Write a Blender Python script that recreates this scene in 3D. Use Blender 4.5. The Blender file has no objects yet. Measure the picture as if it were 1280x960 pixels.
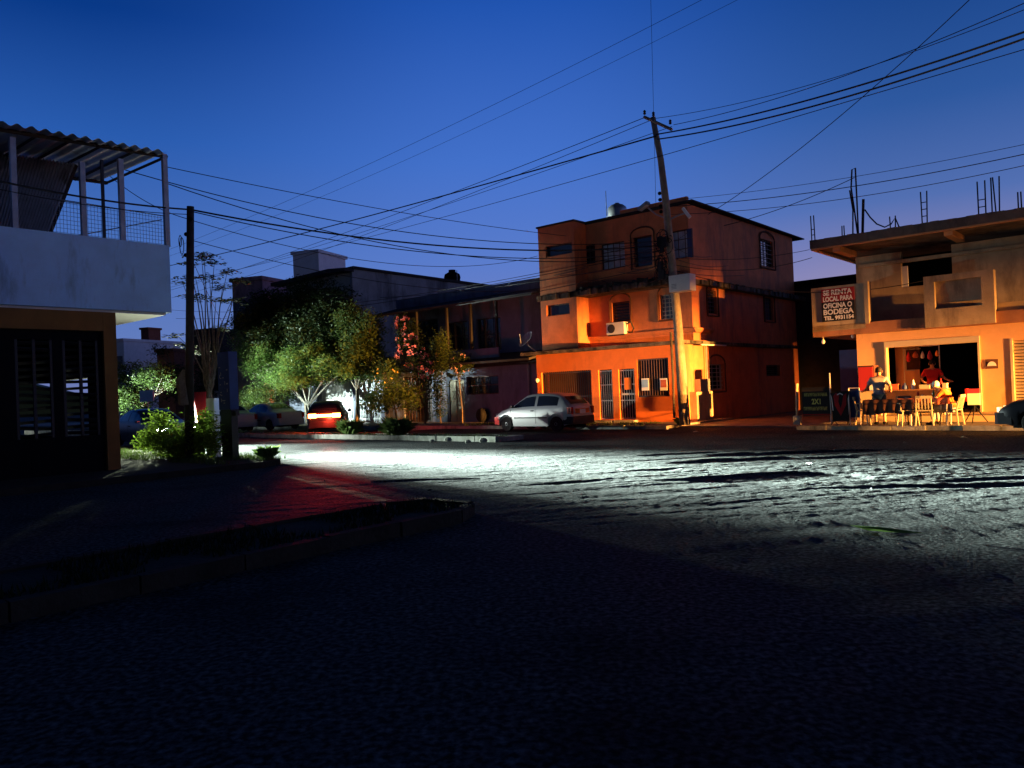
import bpy, bmesh, math, random
import numpy as np
from mathutils import Vector, Matrix
R = math.radians
rnd = random.Random(7)
scn = bpy.context.scene
C = scn.collection

# ------------------------------------------------------------------ camera
FPX = 963.0; ROLL = math.atan(0.04); PITCH = math.atan(8/963)
F = Vector((0, math.cos(PITCH), math.sin(PITCH)))
UW = Vector((0, -math.sin(PITCH), math.cos(PITCH)))
XW = Vector((1, 0, 0))
RI = XW*math.cos(ROLL) - UW*math.sin(ROLL)
UI = XW*math.sin(ROLL) + UW*math.cos(ROLL)
CAM = Vector((0, 0, 1.6))
cd = bpy.data.cameras.new('camera'); cam = bpy.data.objects.new('camera', cd); C.objects.link(cam)
cd.sensor_width = 36; cd.lens = 36*FPX/1280; cd.clip_start = .1; cd.clip_end = 2000
m = Matrix.Identity(4)
for i in range(3):
    m[i][0] = RI[i]; m[i][1] = UI[i]; m[i][2] = -F[i]; m[i][3] = CAM[i]
cam.matrix_world = m
scn.camera = cam

# ------------------------------------------------------------------ dusk sky
scn.view_settings.view_transform = 'Standard'; scn.view_settings.look = 'None'
scn.view_settings.exposure = 0; scn.view_settings.gamma = 1
world = bpy.data.worlds.new('World'); scn.world = world; world.use_nodes = True
nt = world.node_tree; nt.nodes.clear()
def wn(t, **k):
    n = nt.nodes.new(t)
    for a, b in k.items(): setattr(n, a, b)
    return n
tc = wn('ShaderNodeTexCoord'); sep = wn('ShaderNodeSeparateXYZ'); nt.links.new(tc.outputs['Generated'], sep.inputs[0])
def ramp(stops):
    r = wn('ShaderNodeValToRGB'); e = r.color_ramp.elements
    while len(e) > 1: e.remove(e[-1])
    e[0].position = stops[0][0]; e[0].color = (*stops[0][1], 1)
    for p, c in stops[1:]:
        x = e.new(p); x.color = (*c, 1)
    return r
top = [(.58, (.0015, .010, .050)), (1, (.0006, .003, .012))]
left = ramp([(0, (.16, .19, .42)), (.08, (.115, .195, .50)), (.17, (.072, .168, .50)), (.30, (.022, .105, .423)), (.42, (.0025, .040, .24))] + top)
mid = ramp([(0, (.22, .22, .46)), (.09, (.155, .215, .54)), (.17, (.10, .20, .60)), (.285, (.056, .165, .591)), (.45, (.015, .088, .43))] + top)
right = ramp([(0, (.38, .26, .38)), (.06, (.34, .26, .42)), (.12, (.27, .246, .45)), (.2, (.085, .16, .44)), (.30, (.027, .098, .345)), (.42, (.008, .055, .25))] + top)
for r_ in (left, mid, right): nt.links.new(sep.outputs[2], r_.inputs[0])
def mapr(o, a, b, c=0, d=1):
    r_ = wn('ShaderNodeMapRange'); r_.interpolation_type = 'SMOOTHSTEP'
    for i_, v_ in enumerate((a, b, c, d)): r_.inputs[i_+1].default_value = v_
    nt.links.new(o, r_.inputs[0]); return r_.outputs[0]
mx0 = wn('ShaderNodeMix', data_type='RGBA'); nt.links.new(mapr(sep.outputs[0], -.45, -.02), mx0.inputs[0]); nt.links.new(left.outputs[0], mx0.inputs[6]); nt.links.new(mid.outputs[0], mx0.inputs[7])
mx = wn('ShaderNodeMix', data_type='RGBA'); nt.links.new(mapr(sep.outputs[0], .03, .48), mx.inputs[0]); nt.links.new(mx0.outputs[2], mx.inputs[6]); nt.links.new(right.outputs[0], mx.inputs[7])
# the sky away from the afterglow (behind the photographer) is darker
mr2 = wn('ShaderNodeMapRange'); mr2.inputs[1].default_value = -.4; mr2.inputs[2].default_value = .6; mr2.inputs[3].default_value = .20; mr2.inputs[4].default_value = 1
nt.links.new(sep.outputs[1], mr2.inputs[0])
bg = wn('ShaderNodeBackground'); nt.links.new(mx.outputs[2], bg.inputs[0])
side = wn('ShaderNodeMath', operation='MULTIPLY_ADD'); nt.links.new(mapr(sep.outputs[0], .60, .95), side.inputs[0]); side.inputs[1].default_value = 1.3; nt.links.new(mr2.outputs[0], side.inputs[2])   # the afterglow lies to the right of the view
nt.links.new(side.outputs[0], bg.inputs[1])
sky = wn('ShaderNodeTexSky'); sky.sky_type = 'NISHITA'; sky.sun_disc = False; sky.sun_elevation = R(-6); sky.sun_rotation = R(35)
bg2 = wn('ShaderNodeBackground'); bg2.inputs[1].default_value = .005; nt.links.new(sky.outputs[0], bg2.inputs[0])
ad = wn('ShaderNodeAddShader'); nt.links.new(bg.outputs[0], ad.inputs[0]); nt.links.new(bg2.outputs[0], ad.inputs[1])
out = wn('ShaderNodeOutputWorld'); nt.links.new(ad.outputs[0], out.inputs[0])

# ------------------------------------------------------------------ street frame: s along the avenue (to the right), t across it (away), z up
A = R(41); CA, SA = math.cos(A), math.sin(A)
def W(S): return Vector((CA*S[0] + SA*S[1], -SA*S[0] + CA*S[1], S[2]))
def St(w): return Vector((CA*w[0] - SA*w[1], SA*w[0] + CA*w[1], w[2]))
def ray(x, y): return St(F + RI*((x-640)/FPX) - UI*((y-480)/FPX))
def on_t(x, y, t): d = ray(x, y); k = t/d[1]; return Vector((d[0]*k, t, 1.6 + d[2]*k))
def on_s(x, y, s): d = ray(x, y); k = s/d[0]; return Vector((s, d[1]*k, 1.6 + d[2]*k))
def on_z(x, y, z): d = ray(x, y); k = (z-1.6)/d[2]; return Vector((d[0]*k, d[1]*k, z))
def at(x, y, Y):
    d = F + RI*((x-640)/FPX) - UI*((y-480)/FPX); return St(CAM + d*(Y/d[1]))
def rect_t(x0, y0, x1, y1, t):
    xm, ym = (x0+x1)/2, (y0+y1)/2
    return (on_t(x0, ym, t)[0], on_t(x1, ym, t)[0], on_t(xm, y1, t)[2], on_t(xm, y0, t)[2])
def rect_s(x0, y0, x1, y1, s):
    xm, ym = (x0+x1)/2, (y0+y1)/2
    return (on_s(x0, ym, s)[1], on_s(x1, ym, s)[1], on_s(xm, y1, s)[2], on_s(xm, y0, s)[2])

# ------------------------------------------------------------------ lights: the lamps of the cars, with added fill and tree beams
def spot(name, S, direc, power, col, angle, blend, size=.06):
    l = bpy.data.lights.new(name, 'SPOT'); l.energy = power; l.color = col; l.spot_size = R(angle); l.spot_blend = blend; l.shadow_soft_size = size
    o = bpy.data.objects.new(name, l); C.objects.link(o); o.location = W(S)
    d = W(direc) ; o.rotation_euler = d.to_track_quat('-Z', 'Y').to_euler(); return o
def point(name, S, power, col, size=.1):
    l = bpy.data.lights.new(name, 'POINT'); l.energy = power; l.color = col; l.shadow_soft_size = size
    o = bpy.data.objects.new(name, l); C.objects.link(o); o.location = W(S); return o
HC = Vector((-28.6, 13.6, 0))          # nose of the oncoming car behind the bush
COOL = (.80, 1.0, .90)
for k in (-.55, .55):
    spot('headlight_beam', HC + Vector((.12, k, .80)), (1, .01, .118), 2300000, COOL, 24, 1, .14)
    spot('headlight_kerb_beam', HC + Vector((.12, k, .80)), (1, -.08, .10), 1500000, COOL, 23, 1, .2)
    spot('headlight_low_beam', HC + Vector((.12, k, .80)), (1, .06, .03), 22000, COOL, 50, 1, .2)
spot('headlight_spill', HC + Vector((.15, 0, .80)), (1, -.52, -.20), 15000, (.9, 1, .7), 62, 1, .08)
spot('hatchback_fill', HC + Vector((.15, .5, .80)), (1, .92, -.02), 3300, (.9, 1, .93), 38, 1, .10)  # added lamp at the car's nose, aimed to brighten the silver hatchback
WC = Vector((30.0, 22.6, 0))           # car coming up the avenue from the right, out of view
WARM = (1.0, .37, .065)
for k in (-.4, .4):
    spot('approaching_headlight_beam', WC + Vector((-.12, k, .95)), (-1, .078, -.006), 420000, WARM, 12.5, 1, .05)
    spot('approaching_headlight_spill', WC + Vector((-.12, k, .95)), (-1, .195, -.085), 200000, WARM, 25, 1, .05)
for k in (-.55, .55):                   # added beams left of the view, aimed to light the street trees
    spot('added_tree_beam', (-60 - k*.4, 16.0 + k*.9, .75), (1, .455, .125), 165000, COOL, 18, .8, .05)

# ------------------------------------------------------------------ materials
def mat(name, col, rough=.8, metal=0, spec=.3, var=.25, scale=3, bump=.0, bscale=40, stain=None, sthr=.55, sscale=1.2, emit=None, estr=0, transl=0, wave=None, alpha=1, speck=0):
    m = bpy.data.materials.new(name); m.use_nodes = True; n = m.node_tree; n.nodes.clear()
    def N(t): return n.nodes.new(t)
    L = n.links.new
    b = N('ShaderNodeBsdfPrincipled'); o = N('ShaderNodeOutputMaterial')
    b.inputs['Roughness'].default_value = rough; b.inputs['Metallic'].default_value = metal
    b.inputs['Specular IOR Level'].default_value = spec
    t = N('ShaderNodeTexCoord')
    nz = N('ShaderNodeTexNoise'); nz.inputs['Scale'].default_value = scale; nz.inputs['Detail'].default_value = 6; nz.inputs['Roughness'].default_value = .65
    L(t.outputs['Object'], nz.inputs['Vector'])
    r = N('ShaderNodeMapRange'); r.inputs[1].default_value = .25; r.inputs[2].default_value = .75; r.inputs[3].default_value = 1-var; r.inputs[4].default_value = 1+var
    L(nz.outputs[0], r.inputs[0])
    mm = N('ShaderNodeMix'); mm.data_type = 'RGBA'; mm.blend_type = 'MULTIPLY'; mm.inputs[0].default_value = 1
    mm.inputs[6].default_value = (*col, 1); L(r.outputs[0], mm.inputs[7])
    co = mm.outputs[2]
    if stain:
        n2 = N('ShaderNodeTexNoise'); n2.inputs['Scale'].default_value = sscale; n2.inputs['Detail'].default_value = 8; n2.inputs['Roughness'].default_value = .7
        mp = N('ShaderNodeMapping'); mp.inputs['Scale'].default_value = (1, 1, .28); mp.inputs['Location'].default_value = (3, 5, 2); L(t.outputs['Object'], mp.inputs[0]); L(mp.outputs[0], n2.inputs['Vector'])
        r2 = N('ShaderNodeMapRange'); r2.inputs[1].default_value = sthr-.06; r2.inputs[2].default_value = sthr+.1; L(n2.outputs[0], r2.inputs[0])
        m2 = N('ShaderNodeMix'); m2.data_type = 'RGBA'; L(r2.outputs[0], m2.inputs[0]); L(co, m2.inputs[6]); m2.inputs[7].default_value = (*stain, 1); co = m2.outputs[2]
    if speck:      # pale aggregate grains in the worn surface
        n4 = N('ShaderNodeTexNoise'); n4.inputs['Scale'].default_value = speck; n4.inputs['Detail'].default_value = 3; L(t.outputs['Object'], n4.inputs['Vector'])
        r4 = N('ShaderNodeMapRange'); r4.inputs[1].default_value = .40; r4.inputs[2].default_value = .70; r4.inputs[3].default_value = .30; r4.inputs[4].default_value = 3.2; L(n4.outputs[0], r4.inputs[0])
        m4 = N('ShaderNodeMix'); m4.data_type = 'RGBA'; m4.blend_type = 'MULTIPLY'; m4.inputs[0].default_value = 1; L(co, m4.inputs[6]); L(r4.outputs[0], m4.inputs[7]); co = m4.outputs[2]
    L(co, b.inputs['Base Color'])
    if bump or wave:
        bp = N('ShaderNodeBump'); bp.inputs['Strength'].default_value = bump or .8; bp.inputs['Distance'].default_value = .02
        if wave:
            wv = N('ShaderNodeTexWave'); wv.inputs['Scale'].default_value = wave[1]; wv.bands_direction = wave[0]; L(t.outputs['Object'], wv.inputs['Vector']); L(wv.outputs[1], bp.inputs['Height'])
        else:
            n3 = N('ShaderNodeTexNoise'); n3.inputs['Scale'].default_value = bscale; n3.inputs['Detail'].default_value = 5; L(t.outputs['Object'], n3.inputs['Vector']); L(n3.outputs[0], bp.inputs['Height'])
        L(bp.outputs[0], b.inputs['Normal'])
    if emit: b.inputs['Emission Color'].default_value = (*emit, 1); b.inputs['Emission Strength'].default_value = estr
    sh = b.outputs[0]
    if transl:
        tr = N('ShaderNodeBsdfTranslucent'); L(co, tr.inputs[0]); ms = N('ShaderNodeMixShader'); ms.inputs[0].default_value = transl; L(sh, ms.inputs[1]); L(tr.outputs[0], ms.inputs[2]); sh = ms.outputs[0]
    L(sh, o.inputs[0]); return m
M = {}
def dm(k, *a, **kw): M[k] = mat(k, *a, **kw)
dm('asphalt', (.046, .048, .047), .85, var=.45, scale=14, bump=.3, bscale=34, spec=.06, stain=(.015, .016, .018), sthr=.56, sscale=.42, speck=22)
dm('asphalt_far', (.045, .045, .05), .9, spec=.05, var=.3, bump=.5, bscale=30)
dm('concrete', (.30, .29, .27), .9, var=.3, scale=4, bump=.4, stain=(.10, .095, .09))
dm('pavement', (.26, .24, .21), .9, var=.35, scale=2, bump=.5, stain=(.10, .10, .08), sthr=.6)
dm('kerb', (.30, .30, .26), .9, var=.5, scale=3, bump=.6, stain=(.08, .08, .06))
dm('soil', (.028, .026, .018), 1, var=.5, bump=1, bscale=15)
dm('grass', (.07, .11, .03), .8, var=.5, scale=8, transl=.3, spec=.08)
dm('bluewall', (.44, .68, .95), .85, var=.14, scale=1.3, bump=.15, stain=(.25, .37, .52), sthr=.58, sscale=1.8)
dm('soffit', (.75, .76, .74), .8, var=.08)
dm('ochre', (.25, .11, .025), .85, var=.2, scale=2, bump=.2)
dm('ochre_dark', (.06, .03, .012), .9, var=.3)
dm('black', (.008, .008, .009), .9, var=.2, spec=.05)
dm('blackmetal', (.02, .02, .022), .45, .3, var=.3)
dm('zinc', (.42, .43, .44), .45, .5, var=.25, scale=2, stain=(.16, .13, .10), sthr=.62)
dm('steel', (.32, .33, .35), .5, .4, var=.3)
dm('orange', (.62, .20, .08), .85, var=.22, scale=1.6, bump=.35, bscale=25, stain=(.30, .12, .07), sthr=.57)
dm('orange_deep', (.72, .19, .04), .85, var=.14, scale=2, bump=.3, bscale=25, stain=(.42, .11, .035), sthr=.60)
dm('ledge', (.16, .13, .10), .95, var=.6, scale=5, bump=.8, stain=(.02, .02, .015), sthr=.5)
dm('trim', (.12, .05, .03), .8, var=.2)
dm('white', (.75, .75, .72), .6, var=.08)
dm('cream', (.52, .45, .33), .7, var=.1)
dm('glass', (.015, .02, .03), .08, spec=.8, var=.1)
dm('glass_pale', (.10, .13, .17), .15, spec=.9, var=.3, scale=4)
dm('curtain_sky_tint', (.50, .56, .66), .8, var=.3, wave=('X', 6))  # lightened and blued to paint in the sky reflected by the panes
dm('bars', (.10, .06, .05), .6, .3, var=.3)
dm('bars_pale', (.45, .42, .36), .6, .2, var=.3)
dm('shopwall', (.72, .42, .20), .85, var=.12, scale=1.5, bump=.25, stain=(.40, .22, .09), sthr=.64)
dm('shopband', (.33, .15, .085), .9, var=.25, scale=2, bump=.3, stain=(.14, .08, .05))
dm('shopstucco', (.42, .33, .22), .9, var=.2, scale=2, bump=.4, stain=(.22, .17, .12))
dm('slab', (.22, .19, .15), .95, var=.35, scale=2, bump=.5, stain=(.09, .08, .07))
dm('rust', (.06, .04, .035), .8, .3, var=.4)
dm('greywall', (.28, .29, .30), .9, var=.3, scale=1, bump=.3, stain=(.08, .08, .085), sthr=.54, sscale=.6)
dm('bluegrey', (.17, .19, .27), .9, var=.2, scale=1, bump=.2, stain=(.10, .11, .15))
dm('darkroof', (.03, .028, .03), .9, var=.4)
dm('pink', (.30, .18, .22), .9, var=.2, stain=(.12, .08, .09))
dm('farwhite', (.82, .82, .86), .9, var=.1)
dm('brick', (.26, .09, .06), .9, var=.3, scale=5)
dm('bark', (.16, .12, .08), .9, var=.5, scale=9, bump=1)
dm('palebark', (.17, .15, .12), .9, var=.4, scale=9, bump=1)
dm('shaded_grass', (.014, .022, .007), .9, var=.5, scale=8, spec=.08)  # grass colour darkened to put the unlit island's shade into it
dm('leaf_dark', (.030, .050, .018), .6, var=.5, scale=6, transl=.15, spec=.08)
dm('leaf_mid', (.07, .11, .03), .55, var=.5, scale=6, transl=.25, spec=.08)
dm('leaf_bright', (.12, .20, .05), .5, var=.5, scale=6, transl=.3, spec=.08)
dm('leaf_lime', (.15, .25, .03), .45, var=.45, scale=9, transl=.5, spec=.08)
dm('pinkflower', (.75, .25, .27), .7, var=.25, scale=9, transl=.3)
dm('yellowflower', (.7, .5, .15), .7, var=.2)
dm('poleconc', (.34, .29, .22), .9, var=.35, scale=5, bump=.6, stain=(.14, .11, .08))
dm('poledark', (.05, .042, .035), .9, var=.4, scale=5, bump=.6)
dm('cable', (.012, .012, .014), .6, var=.1)
dm('silver', (.45, .47, .46), .35, .35, spec=.6, var=.05)
dm('carwhite', (.42, .44, .46), .3, 0, spec=.6, var=.04)
dm('carplum', (.14, .05, .12), .3, .2, spec=.6, var=.05)
dm('cardark', (.012, .013, .018), .35, .2, spec=.3, var=.05)
dm('carblue', (.012, .016, .05), .3, .2, spec=.6, var=.05)
dm('tyre', (.02, .02, .02), .85, var=.3)
dm('hub', (.35, .36, .36), .4, .6, var=.2)
dm('plastic_dark', (.03, .03, .033), .6, var=.1)
dm('lampred', (.35, .01, .01), .25, var=.1, spec=.6)
dm('tail_lit', (.8, .02, .01), .3, emit=(1, .10, .02), estr=120)
dm('head_lit', (.9, .9, .9), .3, emit=(.9, 1, .95), estr=160)
dm('head_warm', (.9, .8, .6), .3, emit=(1, .6, .25), estr=1.6)
dm('red', (.55, .02, .02), .7, var=.2)
dm('bannerred', (.33, .015, .02), .7, var=.1)
dm('bannerblack', (.012, .012, .014), .7, var=.1)
dm('lettering', (.80, .78, .75), .7, var=.05)
dm('yellowpaint', (.65, .60, .15), .7, var=.2)
dm('orangepaper', (.85, .22, .03), .8, var=.1)
dm('bluepaper', (.25, .45, .75), .8, var=.2)
dm('skin', (.42, .22, .13), .6, var=.1)
dm('hair', (.015, .012, .01), .7)
dm('shirt_grey', (.36, .36, .38), .9, var=.12, scale=5)
dm('shirt_orange', (.60, .14, .02), .9, var=.1, scale=5)
dm('cloth_pale', (.27, .24, .17), .9, var=.12, scale=5)
dm('jeans', (.20, .22, .24), .9, var=.2)
dm('tabledark', (.06, .022, .016), .8, var=.5, scale=5)
dm('tablered', (.45, .11, .05), .7, var=.3, scale=6)
dm('wood', (.30, .14, .06), .8, var=.4, scale=6)
dm('card', (.50, .38, .22), .9, var=.12)
dm('tileblue', (.04, .07, .20), .7, var=.2)
dm('bulb', (.8, .8, .75), .3, var=.05)
dm('glowred', (.3, .01, .005), .4, emit=(1, .05, .02), estr=.8)
dm('glowyellow', (.4, .25, .05), .4, emit=(1, .62, .12), estr=1.3)
dm('glass_bottle', (.05, .15, .05), .15, spec=.8)
dm('mesh_wire', (.25, .26, .28), .5, .5)

# ------------------------------------------------------------------ mesh building
org = {}
class MB:
    def __init__(s): s.v = []; s.f = []; s.mi = []; s.cur = 0
    def add(s, vs, fs):
        b = len(s.v); s.v += [tuple(v) for v in vs]
        for f in fs: s.f.append([b+i for i in f]); s.mi.append(s.cur)
        return s
    def box(s, x0, x1, y0, y1, z0, z1):
        x0, x1 = sorted((x0, x1)); y0, y1 = sorted((y0, y1)); z0, z1 = sorted((z0, z1))
        return s.add([(x, y, z) for z in (z0, z1) for y in (y0, y1) for x in (x0, x1)],
            [(0, 2, 3, 1), (4, 5, 7, 6), (0, 1, 5, 4), (2, 6, 7, 3), (0, 4, 6, 2), (1, 3, 7, 5)])
    def obox(s, c, ax, ay, az):      # oriented box: centre and half-axes
        c, ax, ay, az = map(Vector, (c, ax, ay, az))
        return s.add([c+ax*i+ay*j+az*k for k in (-1, 1) for j in (-1, 1) for i in (-1, 1)],
            [(0, 2, 3, 1), (4, 5, 7, 6), (0, 1, 5, 4), (2, 6, 7, 3), (0, 4, 6, 2), (1, 3, 7, 5)])
    def path(s, pts, rad, n=6, cap=True):
        pts = [Vector(p) for p in pts]
        if not isinstance(rad, (list, tuple)): rad = [rad]*len(pts)
        vs = []; fs = []
        for i, p in enumerate(pts):
            d = (pts[min(i+1, len(pts)-1)] - pts[max(i-1, 0)]).normalized()
            up = Vector((0, 0, 1)) if abs(d.z) < .9 else Vector((1, 0, 0))
            a = d.cross(up).normalized(); b = a.cross(d)
            for k in range(n):
                th = 2*math.pi*k/n; vs.append(p + (a*math.cos(th)+b*math.sin(th))*rad[i])
        for i in range(len(pts)-1):
            for k in range(n):
                fs.append((i*n+k, i*n+(k+1) % n, (i+1)*n+(k+1) % n, (i+1)*n+k))
        if cap: fs.append(tuple(range(n))[::-1]); fs.append(tuple((len(pts)-1)*n+k for k in range(n)))
        return s.add(vs, fs)
    def tube(s, p, q, r, r2=None, n=6): return s.path([p, q], [r, r if r2 is None else r2], n)
    def lathe(s, c, prof, n=16, axis='z'):
        vs = []; fs = []
        for r, h in prof:
            for k in range(n):
                th = 2*math.pi*k/n; a, b = r*math.cos(th), r*math.sin(th)
                vs.append((c[0]+a, c[1]+b, c[2]+h) if axis == 'z' else ((c[0]+a, c[1]+h, c[2]+b) if axis == 'y' else (c[0]+h, c[1]+a, c[2]+b)))
        for i in range(len(prof)-1):
            for k in range(n): fs.append((i*n+k, i*n+(k+1) % n, (i+1)*n+(k+1) % n, (i+1)*n+k))
        fs.append(tuple(range(n))); fs.append(tuple((len(prof)-1)*n+k for k in range(n)))
        return s.add(vs, fs)
    def ext(s, poly, lo, hi, axis='y'):   # polygon in the plane across `axis`, extruded lo..hi
        n = len(poly)
        def P(a, b, h): return {'y': (a, h, b), 'x': (h, a, b), 'z': (a, b, h)}[axis]
        vs = [P(a, b, lo) for a, b in poly] + [P(a, b, hi) for a, b in poly]
        fs = [tuple(range(n)), tuple(range(2*n-1, n-1, -1))] + [(i, (i+1) % n, n+(i+1) % n, n+i) for i in range(n)]
        return s.add(vs, fs)
    def wall(s, u0, u1, z0, z1, d0, d1, holes=(), axis='y'):   # wall with openings; axis = thickness axis
        us = sorted({u0, u1, *[h[0] for h in holes], *[h[1] for h in holes]}); us = [u for u in us if u0 <= u <= u1]
        zs = sorted({z0, z1, *[h[2] for h in holes], *[h[3] for h in holes]}); zs = [z for z in zs if z0 <= z <= z1]
        def solid(i, j):
            if i < 0 or j < 0 or i >= len(us)-1 or j >= len(zs)-1: return False
            a, b = (us[i]+us[i+1])/2, (zs[j]+zs[j+1])/2
            return not any(h[0] < a < h[1] and h[2] < b < h[3] for h in holes)
        def P(u, z, d): return (u, d, z) if axis == 'y' else (d, u, z)
        for i in range(len(us)-1):
            for j in range(len(zs)-1):
                if not solid(i, j): continue
                a, b, c, e = us[i], us[i+1], zs[j], zs[j+1]
                s.add([P(a, c, d0), P(b, c, d0), P(b, e, d0), P(a, e, d0)], [(0, 1, 2, 3)])
                s.add([P(a, c, d1), P(b, c, d1), P(b, e, d1), P(a, e, d1)], [(3, 2, 1, 0)])
                if not solid(i-1, j): s.add([P(a, c, d0), P(a, e, d0), P(a, e, d1), P(a, c, d1)], [(0, 1, 2, 3)])
                if not solid(i+1, j): s.add([P(b, c, d0), P(b, c, d1), P(b, e, d1), P(b, e, d0)], [(0, 1, 2, 3)])
                if not solid(i, j-1): s.add([P(a, c, d0), P(a, c, d1), P(b, c, d1), P(b, c, d0)], [(0, 1, 2, 3)])
                if not solid(i, j+1): s.add([P(a, e, d0), P(b, e, d0), P(b, e, d1), P(a, e, d1)], [(0, 1, 2, 3)])
        return s
    def build(s, name, m, parent=None, smooth=False, o=None, label=None):
        r = parent
        while r is not None and r.parent: r = r.parent
        o = org[r.name] if r else (o or (0, 0, 0))
        me = bpy.data.meshes.new(name)
        me.from_pydata([(v[0]-o[0], v[1]-o[1], v[2]-o[2]) for v in s.v], [], s.f)
        ms = m if isinstance(m, (list, tuple)) else [m]
        for k in ms: me.materials.append(M[k] if isinstance(k, str) else k)
        if len(ms) > 1: me.polygons.foreach_set('material_index', s.mi)
        if smooth: me.polygons.foreach_set('use_smooth', [True]*len(me.polygons))
        me.validate(); bm = bmesh.new(); bm.from_mesh(me); bmesh.ops.remove_doubles(bm, verts=bm.verts, dist=.0004); bmesh.ops.recalc_face_normals(bm, faces=bm.faces) if not smooth or len(bm.faces) < 5000 else None; bm.to_mesh(me); bm.free()
        ob = bpy.data.objects.new(name, me); C.objects.link(ob)
        if parent: ob.parent = parent
        if label: ob['label'] = label
        return ob
def tag(o, label, cat, group=None, kind=None):
    if label: o['label'] = label
    if cat: o['category'] = cat
    if group: o['group'] = group
    if kind: o['kind'] = kind
    return o
def thing(name, label, cat, S, rot=0, group=None, local=False):
    o = bpy.data.objects.new(name, None); C.objects.link(o); o.empty_display_size = .2
    o.location = W(S); o.rotation_euler = (0, 0, -A+rot); tag(o, label, cat, group)
    org[o.name] = (0, 0, 0) if local else tuple(S)
    return o
def single(mb, name, m, label, cat, S, group=None, smooth=False, kind=None):
    o = mb.build(name, m, None, smooth, o=S); o.location = W(S); o.rotation_euler = (0, 0, -A)
    return tag(o, label, cat, group, kind)
def copy_tree(o, parent=None):
    c = o.copy(); C.objects.link(c); c.parent = parent
    for ch in list(o.children): copy_tree(ch, c)
    return c
def struct(mb, name, m, S=(0, 0, 0), smooth=False): return single(mb, name, m, None, None, S, kind='structure', smooth=smooth)

# ------------------------------------------------------------------ ground
gm = MB()
gm.add([(-300, -120, -.09), (300, -120, -.09), (300, 420, -.09), (-300, 420, -.09)], [(0, 1, 2, 3)])
struct(gm, 'ground', 'asphalt_far')
def vnoise(x, y, seed):
    rs = np.random.RandomState(seed); T = rs.rand(256, 256)
    xi = np.floor(x).astype(int); yi = np.floor(y).astype(int); fx = x-xi; fy = y-yi
    fx = fx*fx*(3-2*fx); fy = fy*fy*(3-2*fy)
    a = T[xi % 256, yi % 256]; b = T[(xi+1) % 256, yi % 256]; c = T[xi % 256, (yi+1) % 256]; d = T[(xi+1) % 256, (yi+1) % 256]
    return (a*(1-fx)+b*fx)*(1-fy)+(c*(1-fx)+d*fx)*fy - .5
def build_road():
    # world-aligned fine sheet, really uneven
    xs = np.arange(-17, 24, .048); ys = np.concatenate([np.arange(1.5, 9, .14), np.arange(9, 27, .042), np.arange(27, 36, .10)])
    X, Y = np.meshgrid(xs, ys)
    al, ac = X*.985+Y*.17, -X*.17+Y*.985
    h = .008*vnoise(X/4.2, Y/4.2, 1) + .0075*vnoise(al/4.2, ac/.40, 3) + .0055*vnoise(al/2.2, ac/.15, 4) + .005*vnoise(al/1.1, ac/.22, 14) + .0035*vnoise(X/.11, Y/.08, 5) + .006*vnoise(X/.05, Y/.045, 6)
    # worn hollow with potholes on the right, coarser there
    Xw = X + 1.6*vnoise(X/1.7, Y/.9, 21) + .6*vnoise(X/.5, Y/.3, 22); Yw = Y + .9*vnoise(X/2.3, Y/1.2, 23) + .22*vnoise(X/.4, Y/.25, 24)
    def bump(cx, cy, rx, ry): return np.clip(1 - ((Xw-cx)/rx)**2 - ((Yw-cy)/ry)**2, 0, 1)
    rough = bump(6.5, 13.2, 6.5, 3.0)
    h += rough*(.006*vnoise(al/2.0, ac/.35, 8) + .008*vnoise(X/.06, Y/.05, 9))
    for a_ in ((-1.2, 14.6, 1.0, .16), (1.2, 13.2, 1.2, .2), (9.5, 12.2, 1.5, .3), (5.6, 10.9, 1.6, .22), (3.6, 17.4, 1.2, .25), (4.6, 15.6, 1.9, .45), (6.6, 16.6, 2.2, .5), (4.2, 12.6, 1.6, .35), (8.6, 14.2, 1.5, .4), (2.7, 14.6, .9, .2), (7.0, 11.6, 1.2, .3)):
        w_ = np.clip(bump(*a_)*3 + vnoise(X/.5, Y/.3, 11)*bump(*a_)*3, 0, 1); h -= .032*w_
    s, t = CA*X-SA*Y, SA*X+CA*Y
    edge = np.minimum.reduce([(X+17), (24-X), (Y-1.5)*2, (36-Y)]); fade = np.clip(edge/1.5, 0, 1)
    h = h*fade - (1-fade)*.08
    V = np.stack([X, Y, h], -1).reshape(-1, 3); ny, nx = X.shape
    idx = np.arange(nx*ny).reshape(ny, nx)
    Q = np.stack([idx[:-1, :-1], idx[:-1, 1:], idx[1:, 1:], idx[1:, :-1]], -1).reshape(-1, 4)
    me = bpy.data.meshes.new('road'); me.vertices.add(len(V)); me.vertices.foreach_set('co', V.ravel())
    me.loops.add(Q.size); me.loops.foreach_set('vertex_index', Q.ravel()); me.polygons.add(len(Q)); me.polygons.foreach_set('loop_start', np.arange(0, Q.size, 4))
    me.update(); me.materials.append(M['asphalt']); me.polygons.foreach_set('use_smooth', [True]*len(Q))
    o = bpy.data.objects.new('road', me); C.objects.link(o); o['kind'] = 'structure'
build_road()
KT = 24.2      # kerb of the far pavement
def kerb_run(mb, a, b, w, z, seg=.9):
    a, b = Vector(a), Vector(b); L = (b-a).length; n = max(1, int(L/seg)); d = (b-a)/n; nrm = Vector((-d.y, d.x)).normalized()
    for i in range(n):
        j = rnd.uniform(-.02, .02); c = a + d*(i+.5) + nrm*j
        mb.obox((c.x, c.y, (z-.12)/2 + rnd.uniform(-.01, .01)), (*(d*.492), 0), (*(nrm*w/2), 0), (0, 0, (z+.12)/2))
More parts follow.
